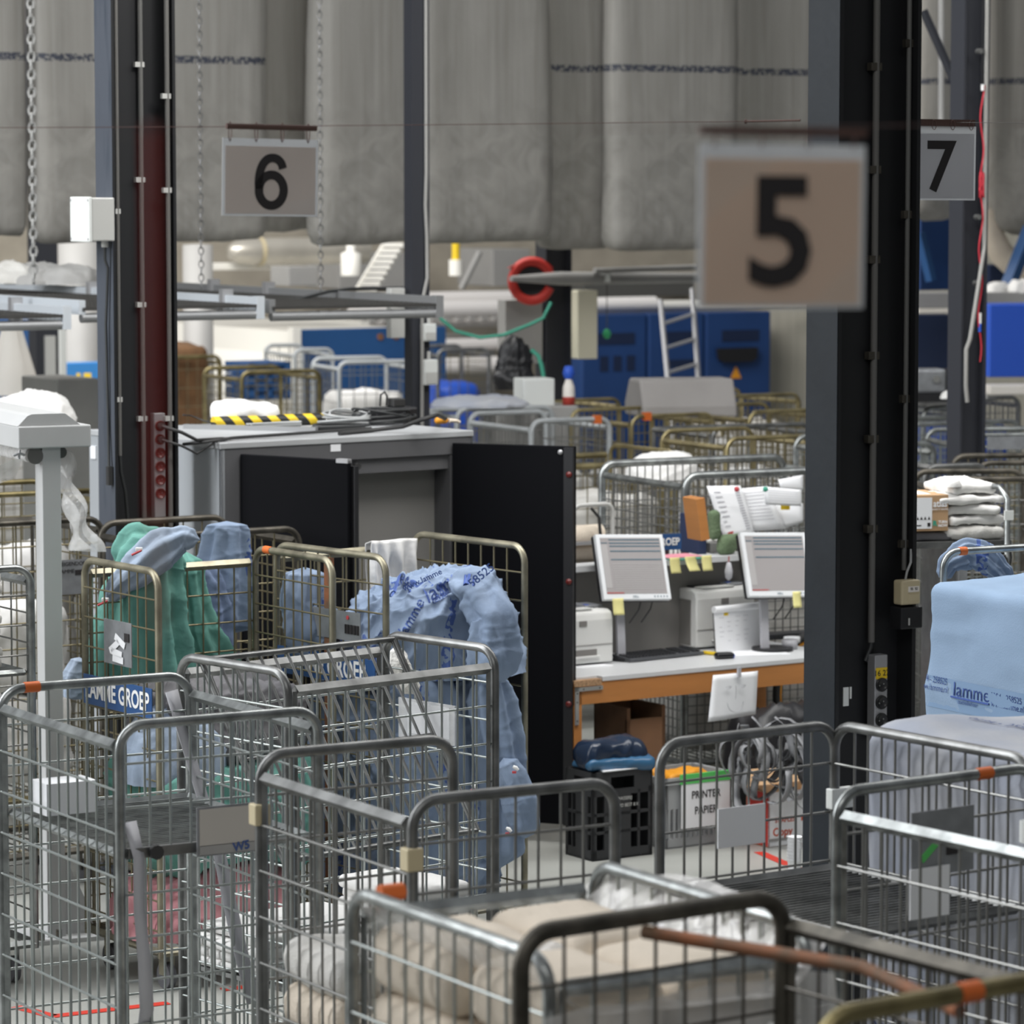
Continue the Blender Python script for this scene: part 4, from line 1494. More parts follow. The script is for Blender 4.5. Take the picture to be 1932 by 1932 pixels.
# things standing on cages and on an added support in the middle distance
boxpx('added_support', 'grey support block added under the white box and the bottle', 'cabinet', 975, 1092, 768, 900, 25.95, .45, 'machine_grey', 20, floor=True)  # added support so the white box and bottle rest on something
boxpx('white_box', 'white box on the back row below the black cables', 'box', 988, 1047, 715, 767, 26.05, .22, 'box_white', 20)
for (px, lb, c1, c2, dy) in ((1073, 'white and orange bottle right of the white box', 'white_warm', 'band_red', 0),):
    p = dp(px, 764, 26.2)
    t = thing('spray_bottle', lb, 'bottle', p)
    MB().lathe([(.001, 0), (.045, 0), (.045, .06)], seg=14).build('base', c2, t)
    MB().lathe([(.045, .06), (.042, .13), (.02, .19)], seg=14).build('bottle_body', c1, t)
    MB().lathe([(.03, .19), (.045, .23), (.03, .28), (.001, .285)], seg=14).build('cap', 'machine_bright', t)
# tarpaulin covered box
a = dp(1213, 790, 25.6)
W = span(a, 1378, R(24))
prof = [(0, 0), (0, .08), (.10, .27), (.42, .27), (.55, .10), (.55, 0)]
t = MB().prism(prof, 0, W, Matrix(((0, 0, 1, 0), (1, 0, 0, 0), (0, 1, 0, 0), (0, 0, 0, 1)))).build('tarpaulin_box', 'tarp', None, loc=(a.x, a.y, a.z), yaw=R(12), bevel=.02)
tag(t, 'grey tarpaulin covered box with sloping sides on the roll cages', 'box')
p = dp(1290, 850, 25.0)

# left background
boxpx('feeder', 'blue and white machine at the far left edge', 'laundry machine', -60, 62, 605, 900, 37, 1, 'machine_blue', floor=True)
boxpx('light_panel', 'light blue machine panel beside the far left dark column', 'panel', 108, 192, 685, 718, 33, .1, 'machine_light', floor=True)
boxpx('white_machine', 'white machine cabinet left of the left steel column', 'laundry machine', 118, 330, 610, 800, 35, .8, 'machine_white', floor=True)
boxpx('white_post', 'thin white post left of the left steel column', 'post', 114, 126, 600, 720, 31, .06, 'box_white', floor=True)
boxpx('steel_trolley', 'steel sheet trolley left of the left steel column', 'trolley', 110, 186, 716, 1000, 24.5, .6, 'steel_sheet', floor=True)
for (px, py, m, lb) in ((165, 715, 'yellow', 'yellow paper tag on the light blue panel above the steel trolley'), (148, 710, 'yellow', 'small yellow sticker on the light blue panel')):
    p = dp(px, py, 32.9)
    w = .034 if px == 165 else .018
    tag(MB().box(-w, -.004, -w * 1.3, w, 0, w * 1.6).build('paper_tag', m, None, loc=p), lb, 'tag')
p = dp(24, 745, 27)
o = MB().grid(lambda u, v: Vector(((.21 - .155 * v + .012 * math.sin(u * 40)) * math.cos(2 * math.pi * u), .14 * (1 - .7 * v) * math.sin(2 * math.pi * u), .52 * min(1, v * 1.02))), 40, 12)
o.cyl((0, 0, .52), (0, 0, .525), .05, 12)
o = o.build('linen_cone', 'white_warm', None, loc=p)
tag(o, 'cream cloth draped into a cone at the far left', 'cloth')
# right background
boxpx('tipping_frame', 'dark blue tipping frame below sign 7', 'machine frame', 1736, 1808, 390, 548, 33, .4, 'machine_blue2')
A, B = dp(1735, 440, 32.5), dp(1757, 530, 32.5)
tag(MB().tube([A, B], .05, 4).build('blue_strut', 'machine_blue'), 'slanting blue strut below sign 7', 'strut')
boxpx('conveyor_beam', 'grey conveyor beam crossing behind the far right column', 'beam', 1730, 1960, 552, 582, 31, .25, 'machine_grey', 12)
boxpx('tan_beam', 'tan beam under the grey conveyor beam at right', 'beam', 1732, 1800, 575, 592, 33, .2, 'white_warm', 12)
boxpx('navy_cabinet', 'very dark blue cabinet left of the far right column', 'machine cabinet', 1728, 1800, 594, 760, 34, .6, 'machine_navy', 12, floor=True)
boxpx('bright_blue_cabinet', 'bright blue machine cabinet at the right edge', 'machine cabinet', 1866, 1990, 575, 712, 30, .5, 'machine_bright', 8)
boxpx('bench_beam', 'tan bench edge under the bright blue cabinet', 'beam', 1868, 1990, 728, 745, 29, .3, 'white_warm', 8)
mb = MB()
cp = [(1868, 395), (1872, 440), (1888, 478), (1915, 500), (1945, 520)]
mb.tube([dp(x, y, 32) for x, y in cp], [.10, .10, .11, .12, .12], 10)
tag(mb.build('curved_chute', 'cream'), 'tan curved chute at the right edge behind the far column', 'chute')
A, B = dp(1900, 545, 31.5), dp(1945, 430, 31.5)
tag(MB().tube([A, B], .07, 4).build('blue_strut', 'machine_blue'), 'slanting blue strut at the right edge above the linen', 'strut')
boxpx('blue_hopper', 'dark blue hopper behind the linen at the right edge', 'hopper', 1866, 1990, 500, 552, 32.5, .4, 'machine_navy', 12)
for i, (px, lb) in enumerate(((1882, 'white linen lump on the grey conveyor beam, left one'), (1922, 'white linen lump on the grey conveyor beam, right one'))):
    p = dp(px, 553, 31.3)
    tag(heap(.11, .10, .10, 36, 14, 40 + i, .02, 9, lump=.03).build('linen_lump', 'white_cloth', None, loc=p), lb, 'linen', 'linen on the conveyor beam')
p = dp(1760, 742, 25.5)
t = thing('motor', 'dark grey motor unit left of the far right column', 'motor', p, R(10))
MB().box(-.14, 0, 0, .10, .2, .17).build('motor_body', 'plate_grey', t, bevel=.02)
MB().cyl((.11, .1, .09), (.16, .1, .09), .08, 16).build('pulley', 'black', t)
MB().cyl((.02, -.01, .10), (.02, -.03, .10), .025, 12).build('knob', 'steel', t)
MB().box(-.16, -.03, -.06, .18, .2, 0).build('mount', 'black', t)

# ---------------------------------------------------------------- number signs on their line


def six(k, dx, dz):
    """the figure 6: a bowl with a curved stem, stroke of even weight; k = figure height"""
    mb = MB()

    def stroke(pts, wd, closed=False):
        n = len(pts)
        vs = []
        for i, (x, z) in enumerate(pts):
            q0, q1 = pts[i - 1 if (closed or i) else 0], pts[(i + 1) % n if closed else min(i + 1, n - 1)]
            tx, tz = q1[0] - q0[0], q1[1] - q0[1]
            l_ = math.hypot(tx, tz) or 1
            nx, nz = -tz / l_ * wd / 2, tx / l_ * wd / 2
            for y in (-.0045, -.0025):
                vs += [(dx + (x + nx) * k, y, dz + (z + nz) * k), (dx + (x - nx) * k, y, dz + (z - nz) * k)]
        fs = []
        for i in range(n if closed else n - 1):
            a_, b_ = 4 * i, 4 * ((i + 1) % n)
            fs += [(a_, a_ + 1, b_ + 1, b_), (a_ + 2, b_ + 2, b_ + 3, a_ + 3), (a_, b_, b_ + 2, a_ + 2), (a_ + 1, a_ + 3, b_ + 3, b_ + 1)]
        mb.add(vs, fs)
    stroke([(.235 * math.cos(t), -.15 + .27 * math.sin(t)) for t in [2 * math.pi * i / 40 for i in range(40)]], .155, True)
    st = [(-.235, -.13), (-.240, .02), (-.215, .18), (-.160, .31), (-.075, .395), (.02, .42), (.115, .395), (.185, .325), (.215, .235)]
    sm = []
    for i in range(len(st) - 1):
        for q in range(5):
            f_ = q / 5
            p0, p1, p2, p3 = st[max(i - 1, 0)], st[i], st[i + 1], st[min(i + 2, len(st) - 1)]
            sm.append(tuple(.5 * (2 * p1[d] + (p2[d] - p0[d]) * f_ + (2 * p0[d] - 5 * p1[d] + 4 * p2[d] - p3[d]) * f_ ** 2 + (3 * p1[d] - p0[d] - 3 * p2[d] + p3[d]) * f_ ** 3) for d in (0, 1)))
    sm.append(st[-1])
    stroke(sm, .150)
    return mb


def sign(label, cx, ytop, ybot, wpx, Y, yaw, num, size_px, pm, numx, numy, bold, strip=.10, tilt=0, sx=1.0):
    zt_, zb_ = zat(ytop, Y), zat(ybot, Y)
    p = dp(cx, ytop, Y)
    h_ = zt_ - zb_
    w_ = wpx / FPX * Y / math.cos(yaw)
    t = thing('number_sign', label, 'sign', p, yaw, 'numbered signs on the line')
    t.rotation_euler = (0, R(tilt), yaw)
    MB().box(-w_ / 2, 0, -h_, w_ / 2, .004, 0).build('pocket', 'pocket', t)
    MB().box(-w_ / 2 + .008, -.002, -h_ + .006, w_ / 2 - .008, 0, -h_ * strip).build('card', pm, t)
    dx = (numx - cx) / FPX * Y / math.cos(yaw)
    dz = -(numy - ytop) / FPX * Y
    k_ = size_px / FPX * Y
    if num == '6':
        six(k_, dx, dz).build('numeral', 'ink', t)
    else:
        text(num, k_, 'ink', t, (dx, -.004, dz), (1, 0, 0), (0, 0, 1), .0008, bold, name='numeral', sx=sx)
    return t, w_, h_


t6, w6, h6 = sign('sign with number 6 hanging on the line at upper left', 511, 262, 408, 174, 10.0, R(25), '6', 106, 'sign6', 512, 342, .004, tilt=1.0, sx=.95)
# hanger bar with rings
zz = zat(240, 10.0) - t6.location.z
MB().tube([(-w6 * .47, -.005, zz), (w6 * .47, -.005, zz)], .0085, 8).build('hanger_bar', 'sign_rust', t6)
for k in range(4):
    x = -w6 * .43 + k * w6 * .272
    MB().tube([(x + .006 * math.cos(a), -.004 + .004 * math.cos(a), zz / 2 + .002 + (zz / 2 + .010) * math.sin(a)) for a in [2 * math.pi * i / 12 for i in range(12)]], .0014, 5, closed=True).build('ring', 'wire_rust', t6)
t7, w7, h7 = sign('sign with number 7 hanging right of the large column', 1777, 238, 378, 137, 11.9, R(25), '7', 134, 'sign7', 1774, 318, .003, tilt=.3, sx=1.0)
MB().box(-w7 * .5, -.006, .0, w7 * .47, .008, .022).build('hanger_bar', 'sign_rust', t7)
for k in range(4):
    x = -w7 * .40 + k * w7 * .27
    MB().tube([(x + .008 * math.cos(a), -.008, .004 + .016 * math.sin(a)) for a in [2 * math.pi * i / 12 for i in range(12)]], .0012, 5, closed=True).build('ring', 'wire_rust', t7)
t5, w5, h5 = sign('sign with number 5 close to the viewer, out of focus', 1479, 272, 582, 322, 5.25, R(25), '5', 284, 'sign5', 1474, 446, .005, strip=.09, tilt=.6, sx=1.08)
MB().box(-w5 * .5, -.004, .012, w5 * .5, .006, .024).build('hanger_bar', 'sign_rust', t5)
hk = MB()
for k in range(4):
    x = -w5 * .42 + k * w5 * .28
    hk.tube([(x, -.002, -.006), (x, -.006, .010), (x, 0, .020)], .0012, 5)
hk.build('ring', 'wire_rust', t5)
w = MB().tube([dp(-40, 241, 9.9), dp(430, 239, 10.0), dp(966, 234, 10.2), dp(1415, 229, 10.5)], .0011, 5)
tag(w.build('sign_line', 'wire_rust'), 'thin rusty line carrying sign 6 across the hall', 'wire')
w = MB().tube([dp(1405, 229, 10.6), dp(1510, 227, 10.5)], .0034, 6).tube([dp(1405, 229, 10.6), dp(1409, 229, 10.6)], .007, 6)
tag(w.build('turnbuckle', 'sign_rust'), 'small turnbuckle at the line end left of the large column', 'turnbuckle')
w = MB().tube([dp(1700, 231, 12.0), dp(1780, 231, 11.92), dp(1960, 232, 11.9)], .0009, 5)
tag(w.build('sign_line', 'conduit'), 'thin line carrying sign 7 at the right', 'wire')
w = MB().tube([dp(1100, 246, 5.0), dp(1479, 240, 5.26), dp(1990, 232, 5.6)], .0006, 5)
tag(w.build('sign_line', 'wire_rust'), 'thin line carrying the blurred sign 5', 'wire')
# red cord close to the viewer
p = dp(284, 240, 2.5)
t = thing('red_rope', 'blurred red pull cord with tan tail, very close to the viewer', 'cord', p)
zb, zc = zat(975, 2.5) - p.z, zat(1190, 2.5) - p.z
MB().cyl((0, 0, 0), (.001, 0, zb), .0030, 10).build('red_sleeve', 'red_tape', t)
MB().cyl((.001, 0, zb), (.003, 0, zc), .0019, 8).build('tail', 'tan_cord', t)
w = MB().tube([dp(-60, 246, 2.4), dp(288, 240, 2.5), dp(700, 236, 2.6)], .0004, 5)
tag(w.build('cord_line', 'wire_rust'), 'fine line from which the red cord hangs', 'wire')
# ---------------------------------------------------------------- grey cabinet with open black doors
zc_ = 2.078
pc = gp(417, 836, zc_)
CAB = thing('machine_cabinet', 'large grey cabinet with two open black doors and cables on top', 'cabinet', (pc.x, pc.y, 0), R(37))
CX, CY = 1.52, 1.25
MB().box(0, 0, .02, .02, CY, zc_ - .03).build('side_panel', 'cabinet_side', CAB)
MB().box(-.004, CY - .09, .02, .0, CY - .0, zc_ - .035).build('corner_trim', 'cabinet_side', CAB)
MB().box(CX - .02, 0, .02, CX, CY, zc_ - .03).build('side_panel', 'cabinet_side', CAB)
MB().box(-.006, -.006, zc_ - .03, CX, CY, zc_).build('top_panel', 'cabinet_top', CAB, bevel=.004)
MB().box(.02, CY - .02, .02, CX - .02, CY, zc_ - .03).build('back_panel', 'cabinet_front', CAB)
fr_ = MB()
fr_.box(0, 0, .0, .13, .02, zc_ - .03).box(1.39, 0, 0, CX, .02, zc_ - .03).box(.13, 0, zc_ - .115, 1.39, .02, zc_ - .03).box(.13, 0, 0, 1.39, .02, .10)
fr_.build('front_frame', 'cabinet_front', CAB)
MB().box(.13, .02, zc_ - .19, 1.39, .10, zc_ - .115).build('inner_header', 'cabinet_front', CAB)
MB().box(.02, .14, .05, CX - .02, .16, zc_ - .12).build('inner_panel', 'cabinet_in', CAB)
MB().box(1.375, .0, .1, 1.392, .14, zc_ - .12).build('inner_jamb', 'cabinet_front', CAB)
MB().box(.64, -.003, zc_ - .07, .70, 0, zc_ - .035).build('label', 'paper', CAB)
for x in (.55, .80):
    MB().cyl((x, .02, zc_ - .15), (x, -.015, zc_ - .15), .016, 12).build('bolt_knob', 'rubber', CAB)
MB().box(.128, -.004, 1.72, .14, 0, 1.80).build('hinge', 'steel', CAB)
sc_ = MB()
for y in (.25, .42):
    sc_.cyl((-.002, y, 1.93), (0, y, 1.93), .006, 8)
sc_.build('rivets', 'alu', CAB)
MB().box(-.012, CY - .075, 1.93, -.004, CY - .025, 1.995).build('asset_label', 'paper', CAB)


def cab_door(x, w, ang, sgn, hgt, name='door'):
    """hinged at local x; ang measured from +x axis of the cabinet"""
    c, s = math.cos(ang), math.sin(ang)
    mt = Matrix.Translation((x, 0, 0)) @ Matrix.Rotation(ang, 4, 'Z')
    d = MB().box(0, -.028 if sgn > 0 else 0, .10, w, 0 if sgn > 0 else .028, hgt, mt).build('door', 'door_black', CAB, bevel=.004)
    return d, mt


d1, m1 = cab_door(.13, .67, R(-37 - 36), 1, 2.02)
MB().box(.655, .0, .12, .69, .03, 1.99, m1).build('door_edge', 'black', d1)
MB().box(.60, -.03, 2.005, .67, .002, 2.025, m1).build('edge_tape', 'alu', d1)
d2, m2 = cab_door(1.40, .665, R(-37 - 22), 1, 2.02)
MB().box(.615, -.05, .10, .665, -.028, 2.015, m2).build('door_return', 'black', d2)
mt_ = m2 @ Matrix.Translation((.59, -.03, 1.99)) @ Matrix.Rotation(R(90), 4, 'X')
MB().lathe([(.001, .003), (.013, .003), (.013, 0)], seg=14, m=mt_).build('lock', 'alu', d2)
for z in (1.88, 1.34, .72):
    mt_ = m2 @ Matrix.Translation((.645, -.052, z)) @ Matrix.Rotation(R(90), 4, 'X')
    MB().lathe([(.001, .002), (.016, .002), (.016, 0)], seg=14, m=mt_).build('red_cap', 'socket_red', d2)


# things on the cabinet
def on_cab(px, py, lift=0.0):
    return gp(px, py, zc_ + lift)


A, B = on_cab(402, 797, .03), on_cab(610, 790, .03)
d = B - A
o = MB().lathe([(.03, 0), (.03, d.length)], seg=16, m=Matrix.Rotation(R(90), 4, 'Y')).cyl((-.001, 0, 0), (0, 0, 0), .03, 16).cyl((d.length, 0, 0), (d.length + .001, 0, 0), .03, 16)
o = o.build('bumper_tube', 'stripes', None, loc=A, yaw=math.atan2(d.y, d.x))
tag(o, 'yellow and black striped foam tube on the grey cabinet', 'tube')
A, B = on_cab(345, 805, .012), on_cab(595, 811, .012)
d = B - A
o = MB().box(0, 0, -.012, d.length, .035, .012).build('metal_strip', 'rail_grey', None, loc=A, yaw=math.atan2(d.y, d.x))
tag(o, 'flat grey metal strip lying on the cabinet front edge', 'metal strip')
rs = random.Random(7)


def coil(c, rx, ry, h, n, r, m, label, name='cable_coil', loops=9):
    mb = MB()
    pts = []
    for k in range(n):
        a = 2 * math.pi * k / (n / loops)
        f_ = .75 + .35 * noise.noise(Vector((k * .05, 1, len(label))))
        pts.append((rx * f_ * math.cos(a), ry * f_ * math.sin(a), r + h * (k / n) * (.7 + .5 * noise.noise(Vector((k * .11, 5, 2))))))
    mb.tube(pts, r, 6)
    return tag(mb.build(name, m, None, loc=c, yaw=R(32)), label, 'cable')


coil(on_cab(655, 803), .165, .13, .085, 220, .0055, 'cable_grey', 'coil of light grey cable on the cabinet beside the striped tube', loops=11)
coil(on_cab(720, 800), .21, .16, .10, 240, .006, 'cable', 'coil of black cable around the black adapter on the cabinet', loops=10)
coil(on_cab(520, 806), .20, .03, .03, 60, .005, 'cable_grey', 'loose grey cable loops in front of the striped tube', loops=3)
coil(on_cab(640, 812), .20, .06, .03, 90, .007, 'cable', 'dark flat cable loops at the cabinet front edge', loops=5)
p = on_cab(735, 798)
t = thing('power_adapter', 'black power adapter block lying in the black cable coil', 'adapter', p, R(35))
MB().box(-.13, -.08, .01, .13, .06, .085).build('adapter_body', 'black', t, bevel=.012)
MB().box(.0, -.04, .085, .075, .03, .13).build('plug', 'rubber', t, bevel=.006)
MB().tube([(-.06, 0, .09), (-.055, 0, .15), (-.03, 0, .165), (-.015, 0, .14), (-.02, 0, .09)], .006, 6).build('lead', 'rubber', t)
A = on_cab(832, 800)
t = thing('glove', 'orange and cream work glove on the right end of the cabinet', 'glove', A, R(20))
soft_box(.075, .05, .035, .017, 8, .006, 18, 3).build('palm', 'warn_orange', t)
for k in range(3):
    MB().tube([(.04, -.02 + k * .02, .018), (.08, -.018 + k * .022, .016), (.10, -.015 + k * .024, .008)], [.011, .010, .008], 6).build('finger', 'cream', t)
tag(MB().tube([on_cab(x, y, l) for x, y, l in ((640, 818, .01), (700, 812, .012), (760, 805, .03), (800, 790, .08), (825, 783, .09), (840, 790, .03))], .011, 8).build('thick_cable', 'rubber'),
    'thick black cable curving up at the right end of the cabinet', 'cable')
tag(MB().tube([on_cab(x, y, l) for x, y, l in ((346, 838, -.01), (372, 836, .0), (400, 832, .012), (440, 826, .012), (500, 822, .012), (600, 815, .012), (700, 808, .012))], .008, 8).build('black_cable', 'rubber'),
    'black cable bundle running along the front edge of the cabinet top', 'cable')
tag(MB().tube([gp(345, 783, zc_ + .05), gp(360, 784, zc_ + .04), gp(385, 794, zc_ + .02), gp(402, 797, zc_ + .012)], .004, 6).build('thin_cable', 'rubber'),
    'thin black cable reaching the left end of the striped tube', 'cable')
o = soft_box(.34, .28, .115, .05, 30, .04, 6, 11, ridge=.012).build('linen_bundle', 'white_cloth', None, loc=CAB.matrix_basis @ Vector((.80, 1.04, zc_)), yaw=R(20))
tag(o, 'white linen bundle at the back of the cabinet top', 'linen')

# ---------------------------------------------------------------- grey film stand at the left
zs = zat(790, 15.75)
p = dp(81, 1000, 15.75)
ST = thing('film_stand', 'tall light grey steel stand holding a roll of clear film', 'stand', (p.x, 15.75, 0), R(25))
MB().box(0, 0, .02, .085, .105, zat(845, 15.75)).build('post', 'stand', ST, bevel=.004)
MB().box(-.06, -.06, 0, .30, .40, .02).build('base_plate', 'stand', ST)
mt_ = Matrix.Translation((.02, .05, .02)) @ Matrix.Rotation(R(90), 4, 'X')
MB().prism([(.06, 0), (.24, 0), (.06, .38)], -.012, .012, mt_).build('gusset', 'stand', ST)
for x, y in ((-.04, -.04), (.04, -.035)):
    MB().cyl((x, y, .02), (x, y, .06), .014, 8).build('anchor_bolt', 'dark_galv', ST)
za, zb = zat(845, 15.75), zat(803, 15.75)
MB().box(-.115, -.03, za, .215, .95, zb).build('head_beam', 'stand', ST, bevel=.006)
MB().prism([(-.145, 0), (-.10, .045), (-.08, .052), (.07, .052), (.14, 0)], -.96, .02, Matrix.Translation((.03, 0, zb)) @ Matrix.Rotation(R(90), 4, 'X')).build('hood', 'stand', ST)
MB().cyl((-.03, .02, za - .035), (-.03, .95, za - .035), .034, 18).build('film_roll', 'film_bag', ST)
MB().cyl((-.03, .0, za - .035), (-.03, .04, za - .035), .036, 18).build('roll_core', 'conduit', ST)
MB().cyl((.12, .1, za - .03), (.12, .8, za - .03), .026, 14).build('guide_roller', 'conduit', ST)
MB().tube([(-.13, .0, za - .03), (-.10, .0, za - .02), (-.08, 0, za - .03)], .006, 6).tube([(-.10, 0, za - .005), (-.105, 0, za - .045)], .006, 6).build('wing_nut', 'alu', ST)
def filmfn(u, v):
    x = .14 + .10 * v + .05 * math.sin(u * 9) * v
    return (x + .02 * math.sin(v * 14 + u * 6), .05 + .35 * u * (1 - .45 * v), za - .03 - .44 * v)
wrinkle_sheet(filmfn, 18, 24, .02, 5, 3).build('film_sheet', 'film_bag', ST)
def filmfn2(u, v):
    return (-.05 - .42 * u, .10 + .6 * v, za - .05 - .14 * math.sin(v * 3.14) * (1 - u * .3) - .27 * u * (.4 + .6 * math.sin(v * 3)))
wrinkle_sheet(filmfn2, 22, 22, .045, 5, 5).build('film_sheet', 'film_bag', ST)

# ---------------------------------------------------------------- desk
zd = .85
pd = gp(1085, 1281, zd)
DY = R(34)
DESK = thing('work_desk', 'long work desk with white top and orange wooden frame', 'desk', (pd.x, pd.y, 0), DY)
DW, DD = 1.75, .74
MB().box(.17, 0, zd - .025, DW, DD, zd).box(0, .045, zd - .025, .17, DD, zd).build('desk_top', 'desk_white', DESK, bevel=.002)
MB().box(.0, .0, zd - .042, .165, .044, zd - .012).build('raw_edge', 'chip', DESK)
MB().box(.0, .005, zd - .135, DW, .035, zd - .026).build('front_rail', 'orange_wood', DESK)
MB().box(.0, .005, .26, .045, .06, zd - .027).build('leg', 'orange_wood', DESK)
MB().box(.0, .005, .0, .045, .06, .26).build('leg_sleeve', 'bare_leg', DESK)
MB().box(DW - .07, .005, 0, DW, .06, zd - .027).build('leg', 'orange_wood', DESK)
MB().box(.0, DD - .06, 0, .045, DD, zd - .027).build('leg', 'orange_wood', DESK)
MB().box(DW - .07, DD - .06, 0, DW, DD, zd - .027).build('leg', 'orange_wood', DESK)
br = MB().box(.0, -.004, zd - .235, .022, .004, zd - .046).box(.0, -.004, zd - .066, .17, .004, zd - .046)
br.build('corner_bracket', 'steel', DESK)
sc_ = MB()
for q in ((.011, -.075), (.011, -.12), (.011, -.215), (.05, -.056), (.15, -.056)):
    sc_.cyl((q[0], -.006, zd + q[1]), (q[0], -.003, zd + q[1]), .004, 8)
sc_.build('screws', 'dark_galv', DESK)
# rear shelf unit
MB().box(.0, DD - .03, zd, DW, DD, zd + .46).build('back_board', 'printer_grey', DESK)
MB().box(.0, DD - .14, zd + .46, DW, DD, zd + .49).build('upper_shelf', 'desk_white', DESK)


def on_desk(px, py, z=zd):
    q = gp(px, py, z)
    return q


# keyboards, mouse, pen
p = on_desk(1189, 1251)
q = on_desk(1329, 1236)
t = thing('keyboard', 'black computer keyboard on the front of the desk', 'keyboard', p, math.atan2(q.y - p.y, q.x - p.x))
w = (q - p).length
MB().prism([(0, .004), (0, .018), (.15, .032), (.15, .004)], 0, w, Matrix(((0, 0, 1, 0), (1, 0, 0, 0), (0, 1, 0, 0), (0, 0, 0, 1)))).build('keyboard_body', 'key_deck', t, bevel=.002)
ks = MB()
for r_ in range(6):
    y = .018 + r_ * .0205
    z = .018 + y * .093 + .001
    for c_ in range(21):
        if c_ in (14, 18):
            continue
        x = .012 + c_ * (w - .024) / 21
        ks.box(x, y, z, x + .0165, y + .0165, z + .007)
ks.build('keys', 'keys', t)
p = on_desk(1366, 1243)
t = thing('mouse', 'black and blue computer mouse beside the yellow marker', 'mouse', p, R(20))
soft_box(.105, .06, .036, .026, 10).build('shell', 'black_gloss', t)
soft_box(.03, .05, .03, .014, 6).build('side_grip', 'machine_bright', t, loc=(.042, 0, 0))
A, B = on_desk(1328, 1231, zd + .01), on_desk(1354, 1234, zd + .01)
tag(MB().cyl(A, B, .010, 10).build('marker', 'yellow'), 'yellow marker lying left of the mouse', 'pen')

# monitors


def monitor(label, p, yaw, tilt, w, h_, roll=0, rows=True):
    """p = lower middle of the panel"""
    t = thing('monitor', label, 'monitor', p, yaw)
    mt = Matrix.Rotation(tilt, 4, 'X') @ Matrix.Rotation(roll, 4, 'Y')
    MB().box(-w / 2, 0, 0, w / 2, .03, h_, mt).build('bezel', 'bezel', t, bevel=.004)
    MB().box(-w / 2 - .002, .028, -.001, w / 2 + .002, .06, h_ + .001, mt).build('rear_shell', 'black', t, bevel=.01)
    s = MB().box(-w / 2 + .022, -.0015, .032, w / 2 - .022, 0, h_ - .02, mt).build('screen', 'screen_grey', t)
    sw, sh = w - .044, h_ - .052
    l = MB()
    for k, f_ in enumerate((.955, .895, .84, .75, .60)):
        l.box(-sw / 2 + sw * .14, -.003, .032 + sh * f_, sw / 2 - sw * .02, -.0016, .032 + sh * (f_ + .017), mt)
    l.box(-sw / 2, -.003, .032 + sh * .90, -sw / 2 + sw * .11, -.0016, .032 + sh * .913, mt)
    l.build('screen_bars', 'screen_line', s)
    l = MB()
    l.box(-sw / 2, -.0028, .032 + sh * .1, -sw / 2 + sw * .10, -.0016, .032 + sh * .88, mt)
    if rows:
        for k in range(12):
            l.box(-sw / 2 + sw * .15, -.0028, .032 + sh * (.08 + k * .04), sw / 2 - sw * .04, -.0016, .032 + sh * (.095 + k * .04), mt)
    l.build('screen_rows', 'screen_pale', s)
    MB().box(-sw / 2, -.003, .032, -sw / 2 + sw * .28, -.0016, .032 + sh * .022, mt).build('screen_tab', 'screen_red', s)
    text('DELL', .016, 'screen_line', t, mt @ Vector((-.01, -.001, .015)), mt.to_3x3() @ Vector((1, 0, 0)), mt.to_3x3() @ Vector((0, 0, 1)), .0004)
    b = MB()
    for k in range(5):
        b.box(w / 2 - .10 + k * .018, -.0015, .012, w / 2 - .094 + k * .018, 0, .020, mt)
    b.build('buttons', 'screen_line', t)
    # stand
    MB().box(-.075, .10, zd + .01 - p.z, -.03, .12, .06, Matrix.Rotation(R(-4), 4, 'X')).build('stand_neck', 'tape_grey', t)
    MB().cyl((0, .10, zd - p.z), (0, .10, zd + .018 - p.z), .11, 24).build('stand_foot', 'black', t)
    for (dx) in (.05, .12):
        MB().tube([(dx, .05, .01), (dx - .02, .05, -.06), (dx - .07, .06, -.13)], .004, 6).build('cable', 'rubber', t)
    return t


pm = dp(1204, 1131, 18.75)
monitor('white framed monitor on the left half of the desk', pm, R(26), R(-22), .395, .355, R(2.5))
pm2 = dp(1476, 1125, 19.12)
monitor('white framed monitor on the right, cut off by the large column', pm2, R(26), R(-22), .395, .355, R(2.5), rows=False)


# printers
def printer(label, px, py, w, d, h_, yaw, full=True):
    p = on_desk(px, py)
    t = thing('printer', label, 'printer', p, yaw)
    prof = [(0, .012), (0, h_ - .055), (.012, h_ - .018), (.045, h_ - .004), (d, h_), (d, .012)]
    MB().prism(prof, 0, w, Matrix(((0, 0, 1, 0), (1, 0, 0, 0), (0, 1, 0, 0), (0, 0, 0, 1)))).build('printer_body', 'printer', t, bevel=.008)
    MB().box(.002, .05, .02, -.004, d - .02, h_ - .06).build('side_cover', 'printer_grey', t)
    MB().box(w * .12, .10, h_ - .001, w * .62, d - .05, h_ + .006).build('output_tray', 'black', t)
    MB().box(w * .15, .03, h_ - .002, w * .70, .10, h_ + .004).build('tray_lip', 'printer', t)
    MB().box(w * .68, .08, h_ - .001, w * .97, .22, h_ + .012).build('control_panel', 'plate_grey', t, bevel=.004)
    MB().box(w * .72, .10, h_ + .011, w * .78, .13, h_ + .014).build('blue_light', 'machine_bright', t)
    MB().box(.004, -.003, .105, w - .004, .0, .108).build('drawer_gap', 'printer_grey', t)
    MB().box(w * .42, -.004, h_ - .085, w * .55, .0, h_ - .055).build('door_latch', 'printer_grey', t, bevel=.003)
    g = MB().box(w * .30, -.002, .05, w * .72, .0, .085)
    g.build('tray_grip', 'printer_grey', t)
    MB().box(w * .26, -.014, .042, w * .76, .0, .052).build('grip_lip', 'printer', t, bevel=.003)
    return t


